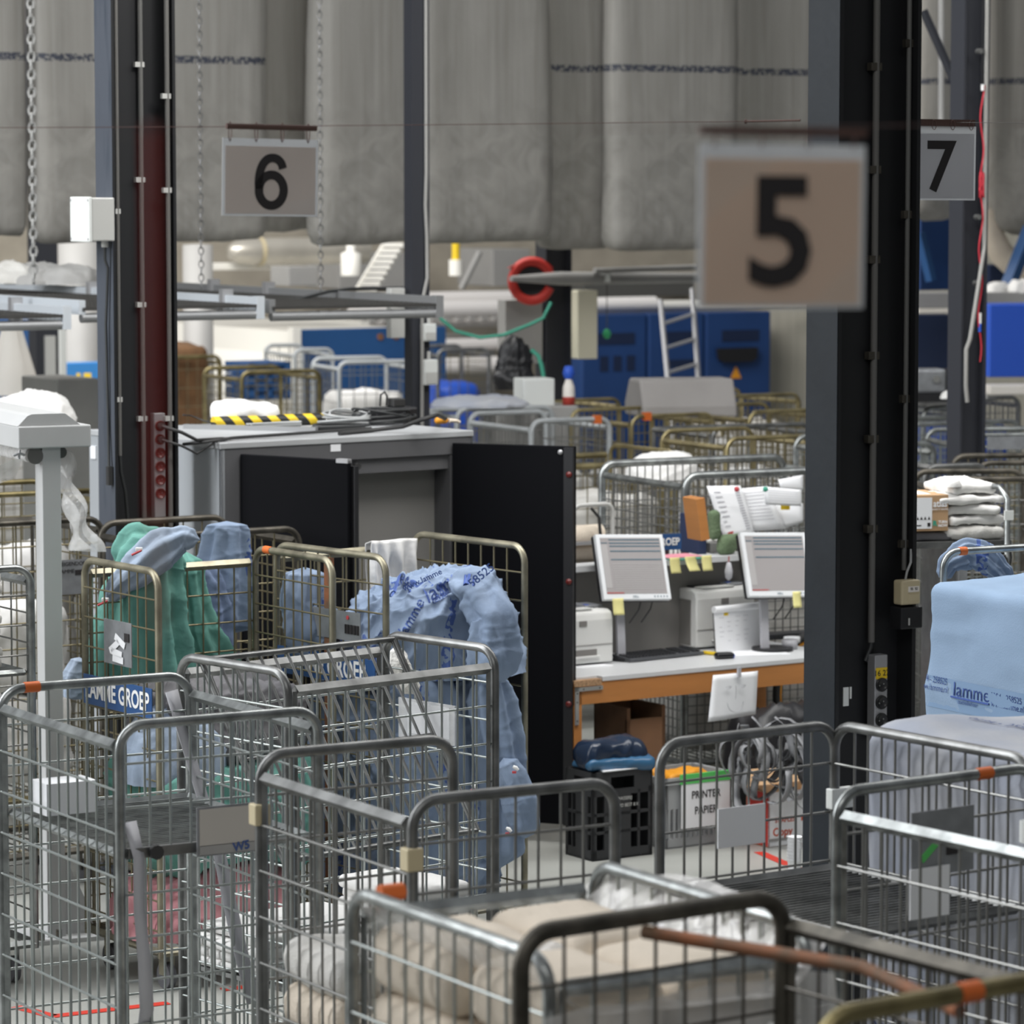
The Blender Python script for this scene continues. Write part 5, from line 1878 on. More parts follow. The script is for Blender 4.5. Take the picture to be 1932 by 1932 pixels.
printer('white laser printer at the left end of the desk, half hidden by the black door', 1046, 1262, .37, .36, .29, DY)
printer('white laser printer in the middle of the desk behind the notepad', 1314, 1227, .39, .36, .325, DY)
# desk pad / calendar leaning on the printer
A, B = on_desk(1352, 1233), on_desk(1447, 1222)
d = B - A
t = thing('flip_pad', 'white flip pad leaning upright against the middle printer', 'notepad', A, math.atan2(d.y, d.x))
w = d.length
mt_ = Matrix.Rotation(R(-5), 4, 'X')
MB().box(0, 0, 0, w, .006, .235, mt_).build('sheet_block', 'paper', t)
MB().box(0, .006, 0, w, .012, .235, mt_).build('backing_board', 'black', t)
MB().cyl(mt_ @ Vector((-.004, .0, .232)), mt_ @ Vector((w + .004, .0, .232)), .018, 12).build('rolled_sheet', 'paper', t)
l = MB()
for r_ in range(6):
    for c_ in range(4):
        if (r_ * 3 + c_ * 5) % 4:
            l.box(.03 + c_ * .06, -.001, .06 + r_ * .025, .05 + c_ * .06 + (r_ % 3) * .008, .0, .062 + r_ * .025, mt_)
l.build('print_lines', 'tape_grey', t)
MB().box(.07, -.001, .195, .10, 0, .21, mt_).build('yellow_mark', 'yellow', t)
for (px, py, w_, h_, a, lb) in ((1390, 1238, .30, .20, 15, 'white paper with yellow edge lying in front of the flip pad'), (1092, 1262, .21, .10, 30, 'white paper at the left end of the desk')):
    p = on_desk(px, py)
    tag(MB().box(0, 0, .0005, w_, h_, .003).build('paper_sheet', 'paper', None, loc=p, yaw=R(a)), lb, 'paper')
# phone, folders and small clutter
p = on_desk(1168, 1228)
t = thing('label_box', 'pale green white carton strip behind the keyboard', 'carton', p, DY)
MB().box(0, 0, 0, .22, .05, .035).build('carton_body', 'paper', t)
MB().cyl((.21, -.001, .018), (.21, -.002, .018), .008, 12).build('green_dot', 'green_mag', t)
p = on_desk(1165, 1215)
t = thing('phone_dock', 'black phone set behind the keyboard', 'phone', p, DY)
MB().prism([(0, 0), (0, .03), (.13, .06), (.13, 0)], 0, .21, Matrix(((0, 0, 1, 0), (1, 0, 0, 0), (0, 1, 0, 0), (0, 0, 0, 1)))).build('phone_base', 'black', t, bevel=.006)
MB().tube([(-.005, .05, .055), (.05, .06, .075), (.15, .06, .075), (.21, .05, .055)], .014, 8).build('handset', 'plate_grey', t)
MB().box(.02, .10, .05, .08, .115, .15).build('display', 'bezel', t)
for (px, py, w_, d_, h_, m, a, lb, nm) in ((1250, 1219, .17, .10, .012, 'paper', 30, 'loose papers between keyboard and printer', 'paper_stack'),
                                       (1290, 1216, .12, .07, .016, 'navy', 30, 'dark blue folder against the middle printer', 'folder'),
                                       (1450, 1208, .30, .12, .03, 'keys', 25, 'black keyboard under the right monitor', 'keyboard'),
                                       (1250, 1200, .16, .08, .08, 'black', 25, 'black box in the shade between the printers', 'box')):
    tag(MB().box(0, 0, 0, w_, d_, h_).build(nm, m, None, loc=on_desk(px, py), yaw=R(a), bevel=.003), lb, nm.replace('_', ' '))
for (px, py, r, h_, lb) in ((1490, 1224, .042, .05, 'grey tape roll at the right end of the desk, on edge of the column'), (1494, 1212, .045, .03, 'white tape roll behind the grey tape roll')):
    p = on_desk(px, py)
    tag(MB().lathe([(r * .5, 0), (r, 0), (r, h_), (r * .5, h_), (r * .5, 0)], seg=24).build('tape_roll', 'tape_grey' if r < .043 else 'paper', None, loc=p), lb, 'tape roll')


# sticky notes
def note(px, py, Y, w, h_, yaw, lb, curl=.01, par=None):
    p = dp(px, py, Y)
    def fn(u, v):
        return Vector(((u - .5) * w + .012 * v * (curl > .012), -curl * v * v * 1.5, -h_ * v))
    o = MB().grid(fn, 3, 6).build('sticky_note', 'postit', None, loc=p, yaw=yaw, solid=.0006)
    return tag(o, lb, 'sticky note', 'yellow sticky notes')


ys = DESK.matrix_basis @ Vector((.45, DD - .31, 0))
note(1273, 1052, 19.08, .066, .082, DY, 'yellow sticky note on the shelf edge, leftmost of three')
note(1302, 1050, 19.13, .072, .075, DY, 'yellow sticky note on the shelf edge, middle and curled', .02)
note(1333, 1048, 19.20, .066, .08, DY, 'yellow sticky note on the shelf edge, rightmost of three')
note(1166, 1129, 18.66, .064, .085, R(26), 'yellow sticky note under the left monitor')
note(1503, 1116, 19.05, .050, .085, R(26), 'yellow sticky note under the right monitor')
# on the upper shelf
zsft = zd + .49


def on_shelf(px, py):
    return gp(px, py, zsft)


for (px, py, w_, d_, h_, m, a, lb, nm, ct) in (
        (1262, 1056, .22, .16, .010, 'pink_paper', 32, 'pink paper pile on the rear shelf', 'paper_pile', 'paper'),
        (1272, 1058, .24, .17, .005, 'green_mag', 33, 'green folder under the pink papers', 'folder', 'folder'),
        (1250, 1050, .04, .10, .06, 'black', 32, 'black box behind the left monitor edge', 'box', 'box'),
        (1318, 1046, .05, .20, .21, 'navy', 28, 'dark blue binder standing on the rear shelf', 'binder', 'binder'),
        (1340, 1044, .07, .12, .055, 'machine_grey', 28, 'brown grey box right of the blue binder', 'box', 'box')):
    o = MB().box(0, 0, 0, w_, d_, h_).build(nm, m, None, loc=on_shelf(px, py), yaw=R(a), bevel=.002)
    tag(o, lb, ct)
    if nm == 'binder':
        MB().box(.015, -.001, .10, .02, 0, .16).box(.03, -.001, .10, .035, 0, .16).build('spine_mark', 'paper', o)
p = dp(1330, 1020, 18.95)
o = MB().box(-.02, 0, 0, .03, .16, .225, Matrix.Rotation(R(-8), 4, 'Y')).build('binder', 'orange_wood', None, loc=p, yaw=R(25), bevel=.003)
tag(o, 'orange brown binder leaning behind the paper notes', 'binder')
# plush toy
p = on_shelf(1372, 1046)
t = thing('plush_toy', 'small green plush toy hanging over the rear shelf edge', 'toy', p, DY)
soft_box(.12, .08, .11, .04, 14, .01, 9, 5).build('toy_body', 'plush', t)
o = soft_box(.07, .06, .16, .03, 12, .008, 10, 7).build('toy_head', 'plush', t, loc=(-.075, .02, .08))
soft_box(.09, .04, .05, .02, 8, .006, 10, 9).build('toy_arm', 'plush', t, loc=(.06, -.01, .06))
MB().prism([(-.02, 0), (.02, .0), (.03, .035), (-.005, .03)], -.05, -.045, Matrix.Translation((.04, -.01, .085)) @ Matrix.Rotation(R(90), 4, 'X')).build('red_scarf', 'red_mag', t)
A = dp(1375, 1060, 19.1)
t = thing('key_tag', 'pale oval tag hanging below the plush toy', 'tag', A)
MB().lathe([(.001, -.1), (.018, -.085), (.022, -.05), (.012, -.005), (.001, 0)], seg=14).build('tag_body', 'tape_grey', t)
MB().cyl((0, 0, 0), (0, .0, .03), .003, 6).build('loop', 'red_mag', t)

# papers clipped to the trolley behind the desk


def sheet(lb, pts, Y, m='paper', lines=None, nm='paper_sheet', curl=0):
    """hanging sheet given by its four image corners tl,tr,br,bl at one depth, slight lean"""
    P4 = [dp(x, y, Y + .05 * k) for k, (x, y) in zip((0, 1, 1, 0), pts)]
    o0 = P4[0].copy()
    P4 = [q - o0 for q in P4]
    def fn(u, v):
        a_ = P4[0].lerp(P4[1], u)
        b_ = P4[3].lerp(P4[2], u)
        q = a_.lerp(b_, v)
        return q + Vector((0, -.006 * math.sin(v * 3) - .004 * math.sin(u * 3.1), 0))
    o = MB().grid(fn, 6, 6).build(nm, m, None, loc=o0, solid=.001)
    tag(o, lb, 'paper', 'papers clipped to the trolley')
    if lines:
        l = MB()
        for (u0, u1, v0, dv_) in lines:
            q = [fn(u0, v0), fn(u1, v0), fn(u1, v0 + dv_), fn(u0, v0 + dv_)]
            l.add([z + Vector((0, -.004, 0)) for z in q], [(0, 1, 2, 3)])
        l.build('print_lines', 'tape_grey' if len(lines) < 30 else 'screen_line', o)
    return o


rs = random.Random(5)
ln = [(.16, .16 + rs.uniform(.1, .25), .1 + k * .09, .02) for k in range(8)] + [(.78, .92, .08 + k * .05, .02) for k in range(16)]
sheet('white printed list held by a red magnet, leftmost of the notes', [(1333, 917), (1397, 916), (1425, 1010), (1368, 1022)], 19.60, lines=ln)
sheet('white printed sheet right of the list, middle of the notes', [(1396, 922), (1448, 917), (1482, 998), (1416, 1002)], 19.66, lines=[(.1, .8, .1 + k * .08, .012) for k in range(9)])
sheet('curling sheet held by a green magnet at the right of the notes', [(1440, 918), (1512, 924), (1512, 955), (1444, 952)], 19.58, lines=[(.1, .9, .15 + k * .14, .02) for k in range(5)])
sheet('white sheet with yellow sticker behind the curling sheet', [(1452, 948), (1515, 950), (1515, 985), (1480, 997)], 19.72)
sheet('white sheet at the top right of the notes, at the column', [(1468, 905), (1515, 896), (1515, 925), (1472, 921)], 19.76)
p = dp(1473, 962, 19.64)
tag(MB().box(0, 0, 0, .05, .001, .025).build('sticker', 'yellow', None, loc=p), 'yellow and orange sticker on the pinned sheet', 'sticker')
for (px, m, lb) in ((1390, 'red_mag', 'red round magnet on the pinned list'), (1444, 'green_mag', 'green round magnet on the pinned sheets')):
    p = dp(px, 923, 19.53)
    tag(MB().lathe([(.001, .012), (.013, .011), (.015, 0), (.001, 0)], seg=16, m=Matrix.Rotation(R(90), 4, 'X')).build('magnet', m, None, loc=p), lb, 'magnet', 'magnets on the notes')
# blue plate on the trolley
p = dp(1246, 1038, 19.1)
o = MB().box(0, 0, 0, .12, .006, .085).build('company_plate', 'blue_plate', None, loc=p, yaw=R(20))
tag(o, 'small blue plate with white letters behind the left monitor', 'plate')
text('ROEP', .055, 'white', o, (.055, -.002, .042), (1, 0, 0), (0, 0, 1), .0006, .0015, sx=.8)
# beige rack with roll at the left of the left monitor
p = dp(1084, 1062, 19.0)
t = thing('paper_rack', 'grey bent tube rack with a beige paper roll behind the left printer', 'rack', p, DY)
hh = zat(955, 19.0) - p.z
MB().tube([(x, .02, z) for x, z in upath(.26, hh, .05, 0)], .012, 8).build('rack_frame', 'box_grey', t)
MB().cyl((-.02, .08, hh * .45), (.22, .08, hh * .45), .055, 18).build('paper_roll', 'cream', t)
MB().box(-.02, .0, hh * .30, .26, .03, hh * .36).build('tear_bar', 'alu', t)
MB().tube([(.10, -.01, hh * .95), (.15, -.01, hh * .78), (.16, -.01, hh * .45)], .009, 6).build('handle', 'rubber', t)
MB().cyl((-.02, .10, hh * .12), (.22, .10, hh * .12), .05, 18).build('paper_roll', 'cream', t)

# ---------------------------------------------------------------- under the desk


def loc_(p, x, y, z, yaw=R(33)):
    return Vector((p.x + math.cos(yaw) * x - math.sin(yaw) * y, p.y + math.sin(yaw) * x + math.cos(yaw) * y, p.z + z))


Bp = gp(1118, 1626, 0)
t = thing('crate', 'black plastic crate on the floor under the left end of the desk', 'crate', Bp, R(33))
w, h_ = .36, .44
mt0 = []
cf_ = MB()
for (x0, x1, z0, z1) in ((0, w, 0, .05), (0, w, h_ - .12, h_ - .09), (0, w, h_ - .03, h_), (0, .025, 0, h_), (w - .025, w, 0, h_), (.07, w - .13, .05, h_ - .12),
                         (0, w, .13, .145), (0, w, .22, .235), (.025, .11, h_ - .09, h_ - .03), (w - .11, w - .025, h_ - .09, h_ - .03), (w - .09, w - .075, .05, h_ - .1)):
    cf_.box(x0, -.0, z0, x1, .012, z1)
    cf_.box(-.0, x0 * .66, z0, .012, x1 * .66, z1)
cf_.box(0, .0, 0, w, .24, .01).box(w - .012, 0, 0, w, .24, h_).box(0, .23, 0, w, .24, h_)
cf_.build('crate_shell', 'crate_black', t)
text('WASSERIJ', .024, 'box_grey', t, (.19, -.001, .30), (1, 0, 0), (0, 0, 1), .0004, sx=.9)
text('GERARD BEST B.V.', .024, 'box_grey', t, (.19, -.001, .265), (1, 0, 0), (0, 0, 1), .0004, sx=.9)
o = soft_box(.36, .24, .16, .07, 26, .04, 5, 21, ridge=.012).build('plastic_bag', 'bag_dark', None, loc=loc_(Bp, .18, .13, h_ - .02), yaw=R(33))
tag(o, 'dark blue plastic bag filling the black crate', 'bag')
o = soft_box(.38, .22, .07, .03, 26, .03, 6, 22, ridge=.012).build('plastic_bag', 'bag_blue', None, loc=loc_(Bp, .19, .10, h_ - .01), yaw=R(30))
tag(o, 'shiny mid blue plastic bag over the rim of the black crate', 'bag')
o = MB().box(0, 0, 0, .26, .05, .006).build('paper_sheet', 'paper', None, loc=loc_(Bp, .06, -.01, h_ + .002), yaw=R(34))
tag(o, 'white paper edge on the front rim of the black crate', 'paper')

# grey basket with printer paper label
Gp_ = gp(1258, 1603, 0)
t = thing('basket', 'grey slatted plastic basket under the desk with a printer paper label', 'basket', Gp_, R(33))
w, h_, dp_ = .40, .36, .34
b = MB()
b.box(0, 0, 0, w, dp_, .01)
b.box(-.02, -.012, h_ - .035, w + .02, .0, h_).box(-.02, dp_, h_ - .035, w + .02, dp_ + .012, h_).box(-.02, -.012, h_ - .035, -.004, dp_ + .012, h_).box(w + .004, -.012, h_ - .035, w + .02, dp_ + .012, h_)
b.box(0, 0, 0, w, .008, .05).box(0, 0, .20, w, .008, h_ - .03).box(0, 0, 0, .008, dp_, .05).box(0, 0, .2, .008, dp_, h_ - .03)
for i in range(13):
    b.box(i * w / 13 + .008, 0, .05, i * w / 13 + .022, .008, .2)
    b.box(0, i * dp_ / 13 + .008, .05, .008, i * dp_ / 13 + .020, .2)
b.box(w - .008, 0, 0, w, dp_, h_).box(0, dp_ - .008, 0, w, dp_, h_)
b.build('basket_shell', 'crate_grey', t)
lab = MB().box(.075, -.022, .10, .375, -.014, .325).build('paper_label', 'paper', t)
MB().box(.07, -.024, .325, .38, -.012, .375).build('green_tape', 'label_green', lab)
text('PRINTER', .055, 'ink', lab, (.225, -.024, .265), (1, 0, 0), (0, 0, 1), .0006, .0006, sx=.85)
text('PAPIER', .055, 'ink', lab, (.225, -.024, .185), (1, 0, 0), (0, 0, 1), .0006, .0006, sx=.85)
o = soft_box(.26, .2, .06, .03, 18, .03, 8, 9, ridge=.01).build('crumpled_paper', 'warn_orange', None, loc=loc_(Gp_, .2, .17, h_ - .05), yaw=R(33))
tag(o, 'crumpled orange brown paper in the grey basket', 'paper')
p = gp(1268, 1600, 0)
o = MB().box(.0, .40, .0, .02, .70, .66).box(.0, .40, .0, .24, .42, .60).box(.22, .40, 0, .24, .7, .66).box(0, .68, 0, .24, .70, .66).build('cardboard_box', 'card_dark', None, loc=p, yaw=R(33))
tag(o, 'dark brown cardboard box standing behind the grey basket', 'box')
p = gp(1450, 1600, 0)
t = thing('paper_box', 'open red and white copy paper box under the right end of the desk', 'box', p, R(31))
w, h_ = .34, .28
b = MB().box(0, 0, 0, w, .006, h_).build('front', 'paper', t)
MB().box(0, 0, 0, .006, .20, h_).build('side', 'box_red', t)
MB().box(w - .006, 0, 0, w, .2, h_).box(0, .194, 0, w, .2, h_).box(0, 0, 0, w, .2, .006).build('inner_walls', 'card_brown', t)
MB().box(.0, -.002, .03, w, .0, .045).build('base_line', 'machine_grey', b)
mt_ = Matrix.Translation((0, .2, h_)) @ Matrix.Rotation(R(35), 4, 'X')
MB().box(0, 0, 0, w, .12, .004, mt_).build('flap', 'card_brown', t)
mt_ = Matrix.Translation((0, 0, h_)) @ Matrix.Rotation(R(205), 4, 'Y')
MB().box(0, 0, 0, .06, .2, .004, mt_).build('flap', 'card_brown', t)
text('STAPLES', .036, 'letter_red', b, (.10, -.002, .135), (1, 0, 0), (0, 0, 1), .0006, .0004, sx=.95)
MB().box(.20, -.002, .122, .222, 0, .148).build('emblem', 'letter_red', b)
text('Copy', .058, 'letter_red', b, (.085, -.002, .075), (1, 0, 0), (0, 0, 1), .0006, .001, sx=.95)
# strap heap
rs = random.Random(11)
hp = gp(1462, 1500, .32)
mb = MB()
for k in range(46):
    c = Vector((rs.uniform(-.15, .22), rs.uniform(-.05, .12), rs.uniform(.0, .26)))
    a = rs.uniform(0, 6.28)
    r_ = rs.uniform(.05, .13)
    ax, ay = Vector((math.cos(a), math.sin(a), rs.uniform(-.4, .4))), Vector((rs.uniform(-.4, .4), rs.uniform(-.4, .4), 1)).normalized()
    th0, th1 = rs.uniform(0, 3), rs.uniform(3.5, 6.2)
    wd = Vector((-math.sin(a), math.cos(a), 0)) * .022
    vs = []
    for q in range(11):
        an = th0 + (th1 - th0) * q / 10
        pq = c + ax * r_ * math.cos(an) + ay * r_ * math.sin(an) * 1.3
        vs += [pq - wd, pq + wd]
    mb.add(vs, [(2 * q, 2 * q + 1, 2 * q + 3, 2 * q + 2) for q in range(10)], True)
o = mb.build('strap_heap', 'strap_grey', None, loc=hp + Vector((0, .25, 0)), solid=.003)
tag(o, 'tangled heap of grey load straps behind the copy paper box', 'straps', kind='stuff')
o = soft_box(.55, .35, .34, .1, 20, .06, 5, 12, ridge=.02).build('dark_sack', 'black', None, loc=gp(1450, 1500, .25) + Vector((.1, .5, 0)), yaw=R(33))
o.location.z = 0
o.scale.z = 1.9
tag(o, 'black sack behind the heap of grey straps', 'sack')
A = gp(1495, 1400, .35)
t = thing('bicycle_wheel', 'bicycle wheel with orange lined rim under the desk at the column', 'wheel', A + Vector((.12, .45, .22)), R(50))
rr_ = .30
MB().tube([(rr_ * math.cos(2 * math.pi * k / 40), 0, rr_ * math.sin(2 * math.pi * k / 40)) for k in range(40)], .022, 8, closed=True).build('tyre', 'rubber', t)
MB().tube([((rr_ - .035) * math.cos(2 * math.pi * k / 40), 0, (rr_ - .035) * math.sin(2 * math.pi * k / 40)) for k in range(40)], .010, 6, closed=True).build('rim', 'warn_orange', t)
sp_ = MB()
for k in range(24):
    a = 2 * math.pi * k / 24
    sp_.cyl((0, 0, 0), ((rr_ - .03) * math.cos(a), 0, (rr_ - .03) * math.sin(a)), .0015, 4, caps=False)
sp_.build('spokes', 'alu', t)
# cups on the floor, plastic, litter
p = gp(1499, 1640, 0)
t = thing('cup_stack', 'stack of white plastic cups on the floor beside the large column', 'cups', p)
for k in range(8):
    MB().lathe([(.030, k * .016), (.036, k * .016 + .05), (.038, k * .016 + .05)], seg=18).build('cup', 'paper', t)
for (px, py, r_, lb) in ((1207, 1614, .012, 'small white crumb of paper in front of the black crate'), (1412, 1590, .018, 'crumpled white paper ball by the copy paper box')):
    tag(heap(r_, r_, r_ * 1.3, 16, 8, px, .004, 60, lump=.004).build('paper_ball', 'paper', None, loc=gp(px, py, 0)), lb, 'litter')
o = soft_box(.16, .12, .04, .02, 20, .02, 12, 4, ridge=.01).build('plastic_wrap', 'film_bag', None, loc=gp(1480, 1668, 0))
tag(o, 'crumpled clear plastic on the floor left of the column', 'plastic')
# face drawing taped to the desk front
A, B = dp(1342, 1272, 18.12), dp(1436, 1270, 18.26)
yw = math.atan2(B.y - A.y, B.x - A.x)
t = thing('face_drawing', 'sheet with a simple pencil face taped to the desk front', 'drawing', A + Vector((0, -.03, 0)), DY)
w, h_ = .285, .235
MB().grid(lambda u, v: Vector((u * w * (1.0 - .03 * v) - .03 * v * (1 - u), -.006 * math.sin(u * 5) * v - .012, -h_ * v * (1 - .06 * u * v))), 8, 8).build('drawing_sheet', 'paper', t, solid=.0008)
l = MB()
yy = -.028
def pen(pts):
    l.tube([(x, yy, -z) for x, z in pts], .0014, 4)
pen([(.133, .06), (.135, .09), (.131, .13)])
pen([(.08 + .05 * (1 - math.cos(k * math.pi / 10)), .145 + .05 * math.sin(k * math.pi / 10)) for k in range(11)])
for x in (.085, .175):
    for k in range(3):
        pen([(x - .018 + k * .004, .065 + k * .006), (x, .060 + k * .007), (x + .02 - k * .003, .064 + k * .004)])
l.build('pencil_lines', 'plate_grey', t)
MB().box(.145, -.03, -.02, .165, -.02, .03).build('tape', 'tape_grey', t)
# ---------------------------------------------------------------- laundry


def cloth_roll(pts, radii, seed=0, wr=.02, fr=11, nu=80, nv=40, folds=.0, fk=6, flat=1.0):
    """hanging or draped garment: a closed skin round a path, crumpled"""
    pts = [Vector(p) for p in pts]
    n = len(pts) - 1
    plen = sum((pts[k + 1] - pts[k]).length for k in range(n))
    off = Vector((seed * 2.3, seed * 7.1, seed * 1.7))
    mb = MB()

    def at(t):
        i = min(n - 1, int(t * n))
        f_ = t * n - i
        f2 = f_ * f_ * (3 - 2 * f_)
        return pts[i].lerp(pts[i + 1], f_), radii[i] + (radii[i + 1] - radii[i]) * f2

    def fn(u, v):
        c, r = at(v)
        d = (at(min(1, v + .03))[0] - at(max(0, v - .03))[0]).normalized()
        ref = Vector((0, 1, 0)) if abs(d.y) < .9 else Vector((1, 0, 0))
        a_ = d.cross(ref).normalized()
        b_ = d.cross(a_)
        end = min(1, math.sin(math.pi * max(.0001, min(.9999, v))) * 5)
        an = 2 * math.pi * u
        dv_ = (a_ * math.cos(an) + b_ * math.sin(an) * flat)
        rr = r * end * (1 + folds * math.sin(fk * an + 2.5 * noise.noise(c * 2 + off)))
        q = c + dv_ * rr
        qs = Vector((math.cos(an) * r, math.sin(an) * r, v * plen))
        return q + dv_ * end * wr * 1.25 * crease(qs, off, fr, .28)
    mb.grid(lambda u, v: fn(u % 1.0, v), nu, nv)
    return mb


def gcol(i):
    return i


def loc(c, x, y, z):
    return c.matrix_basis @ Vector((x, y, z))


def put(mb, nm, m, c, x, y, z, label, cat, group=None, yaw=None, kind=None):
    o = mb.build(nm, m, None, loc=loc(c, x, y, z), yaw=(c.rotation_euler.z if yaw is None else yaw))
    return tag(o, label, cat, group, kind)


for c in (V, G, Hc, Ic, JK, E, F, C1, L2, P_, LW):
    c.matrix_world = c.matrix_basis

# --- L2: light blue hospital linen
big = put(soft_box(.68, .68, 1.02, .12, 90, .06, 3.2, 5, ridge=.036, rfreq=8), 'linen_load', 'blue_print', L2, .40, .37, .195,
          'light blue printed linen filling the lower part of the overflowing cage', 'linen')
top = heap(.39, .36, .40, 220, 100, 21, .036, 7.0, lump=.06, flat=.55)
topo = put(top, 'linen_heap', 'blue_print', L2, .44, .26, 1.21, 'bulging light blue printed linen on top of the overflowing cage', 'linen')
bv = BVHTree.FromPolygons([Vector(v) for v in top.v], top.f)
for (px, py, t_, s_, rot) in ((845, 1112, 'lamme', .085, 28), (757, 1115, '0294', .045, -35), (800, 1080, 'www.lamme', .035, 25), (775, 1170, 'lamme', .06, 60), (905, 1075, '258525', .05, 40), (830, 1135, 'textiel', .03, 28)):
    q = topo.matrix_basis.inverted() @ dp(px, py, 15.3)
    rgt = topo.matrix_basis.to_3x3().inverted() @ Vector((math.cos(R(rot)), 0, -math.sin(R(rot)) * -1))
    upv = topo.matrix_basis.to_3x3().inverted() @ Vector((-math.sin(R(rot)), 0, math.cos(R(rot))))
    zdir = rgt.cross(upv)
    text(t_, s_, 'print_blue', topo, q + zdir * .3, rgt, upv, .0003, .0006, project=bv, name='print')
rollp = lambda L: [Vector(q) for q in L]


def roll_px(nm, m, label, path, Y, seed, wr=.02, fr=9, folds=.15, fk=6, cat='linen', flat=.8, nv=44, group=None):
    """path: (px,py,radius_px[,dY])"""
    ps, rs_ = [], []
    for q in path:
        yy = Y + (q[3] if len(q) > 3 else 0)
        ps.append(dp(q[0], q[1], yy))
        rs_.append(q[2] / FPX * yy)
    o0 = ps[0].copy()
    o = cloth_roll([p - o0 for p in ps], rs_, seed, wr, fr, folds=folds, fk=fk, flat=flat, nv=int(nv * 1.7)).build(nm, m, None, loc=o0)
    return tag(o, label, cat, group)


roll_px('gown', 'blue_cloth', 'light blue gown bulging over the right front corner of the overflowing cage',
        [(845, 1098, 18, .25), (900, 1112, 40, .1), (936, 1165, 42), (932, 1230, 50), (912, 1292, 34)], 15.35, 31, .016, 10, .12, 5)
roll_px('gown', 'blue_cloth', 'long light blue gown hanging below the bulge at the right of the overflowing cage',
        [(920, 1270, 30), (932, 1330, 42), (945, 1400, 44), (950, 1470, 40), (945, 1540, 38), (940, 1640, 42)], 15.45, 33, .012, 8, .18, 7, nv=60)
roll_px('sleeve', 'blue_cloth', 'light blue sleeve hanging lowest at the right of the overflowing cage',
        [(950, 1430, 20), (968, 1470, 30), (982, 1510, 34), (990, 1550, 30), (992, 1582, 16)], 15.35, 34, .008, 10, .12, 5)
roll_px('gown', 'blue_print', 'blue printed gown hanging inside the front of the overflowing cage',
        [(760, 1230, 50), (790, 1330, 70), (800, 1450, 80), (800, 1560, 85), (800, 1680, 80)], 15.5, 35, .016, 8, .14, 8, nv=60)
roll_px('gown', 'blue_print', 'blue printed linen in the left half of the overflowing cage',
        [(575, 1070, 36), (575, 1130, 45), (590, 1190, 55), (620, 1215, 60)], 15.75, 36, .014, 9, .12, 6)
for i, (px, py, lb) in enumerate(((925, 1412, 'white toggle with red end on the hanging gown, uppermost'), (968, 1446, 'white toggle with red end on the gown sleeve'), (890, 1480, 'white toggle with red tip behind the cage upright'), (955, 1562, 'white toggle with red tip lowest on the hanging gown'))):
    p = dp(px, py, 15.2)
    t = thing('toggle', lb, 'toggle', p, 0, 'toggles on the blue gowns')
    MB().tube([(0, 0, 0), (.012, 0, -.006), (.022, 0, -.016)], [.006, .009, .006], 8).build('loop', 'white', t)
    MB().box(-.004, -.006, -.030, .014, .006, -.020).build('red_end', 'red_mag', t, bevel=.002)
roll_px('mesh_bag', 'towel', 'small white net bag in the blue linen behind the folded wire shelf',
        [(745, 1220, 12), (752, 1255, 22), (770, 1290, 20), (790, 1305, 10)], 14.95, 37, .006, 20, .05, 5)


def drapefn(w, hgt, back, amp, k, seed):
    def fn(u, v):
        s = v * (hgt + back)
        x = (u - .5) * w * (1 + .15 * v)
        f_ = amp * math.sin(u * k + 2 * noise.noise(Vector((u * 3, v * 2, seed)))) * min(1, abs(s - back) / .1)
        if s < back:
            return Vector((x, .02 + f_, -(back - s)))
        return Vector((x, -.02 - f_, -(s - back)))
    return fn


p = dp(722, 1400, 15.0)
tag(MB().box(-.022, -.002, -.045, .022, 0, .045).build('paper_note', 'postit', None, loc=p, yaw=R(40)), 'yellow paper note on the near upright of the overflowing cage', 'note')
p = dp(738, 1022, 16.25)
o = wrinkle_sheet(drapefn(.245, .22, .25, .02, 22, 1), 40, 30, .012, 9, 2).build('white_sheet', 'white_cloth', None, loc=p + Vector((0, 0, .012)), yaw=R(40), solid=.004)
tag(o, 'white sheet hung over the rear rail of the overflowing cage', 'sheet')

# --- C1 and P: green, blue and pink laundry
roll_px('green_gown', 'green_cloth', 'green gown hanging full length inside the left plated cage',
        [(300, 1010, 40), (285, 1060, 60), (270, 1140, 78), (265, 1220, 88), (270, 1300, 92)], 15.45, 41, .016, 7, .16, 8, nv=60)
roll_px('green_gown', 'green_cloth', 'green gown falling towards the right inside the left plated cage',
        [(350, 1040, 26), (355, 1110, 34), (370, 1190, 42), (400, 1260, 52), (430, 1320, 56)], 15.75, 42, .014, 8, .16, 7, nv=56)
roll_px('green_gown', 'green_cloth', 'light green cloth top peeking above the left plated cage',
        [(235, 1075, 16), (240, 1040, 28), (258, 1018, 30), (290, 1015, 22), (310, 1030, 12)], 15.6, 43, .010, 10, .1, 5)
roll_px('blue_gown', 'blue_pale', 'pale blue gown with print draped over the top of the left plated cage',
        [(200, 1135, 12), (225, 1105, 24), (265, 1070, 34), (305, 1035, 36), (345, 1015, 24), (378, 1018, 10)], 15.3, 44, .010, 9, .12, 6)
p = dp(290, 1040, 15.12)
roll_px('blue_gown', 'blue_print', 'blue printed gown bag standing up in the worn cage by the column',
        [(428, 983, 34), (428, 1010, 40), (425, 1060, 46), (422, 1120, 52), (415, 1200, 55)], 16.2, 45, .014, 9, .16, 7, flat=.5)
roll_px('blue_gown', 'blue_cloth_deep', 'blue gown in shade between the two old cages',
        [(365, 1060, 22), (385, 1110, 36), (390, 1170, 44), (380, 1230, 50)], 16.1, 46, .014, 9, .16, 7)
put(soft_box(.70, .52, .34, .12, 50, .05, 4, 51, ridge=.03, rfreq=8), 'linen_load', 'grey_cloth', C1, .46, .33, .90, 'dark grey laundry in the middle of the left plated cage', 'laundry')
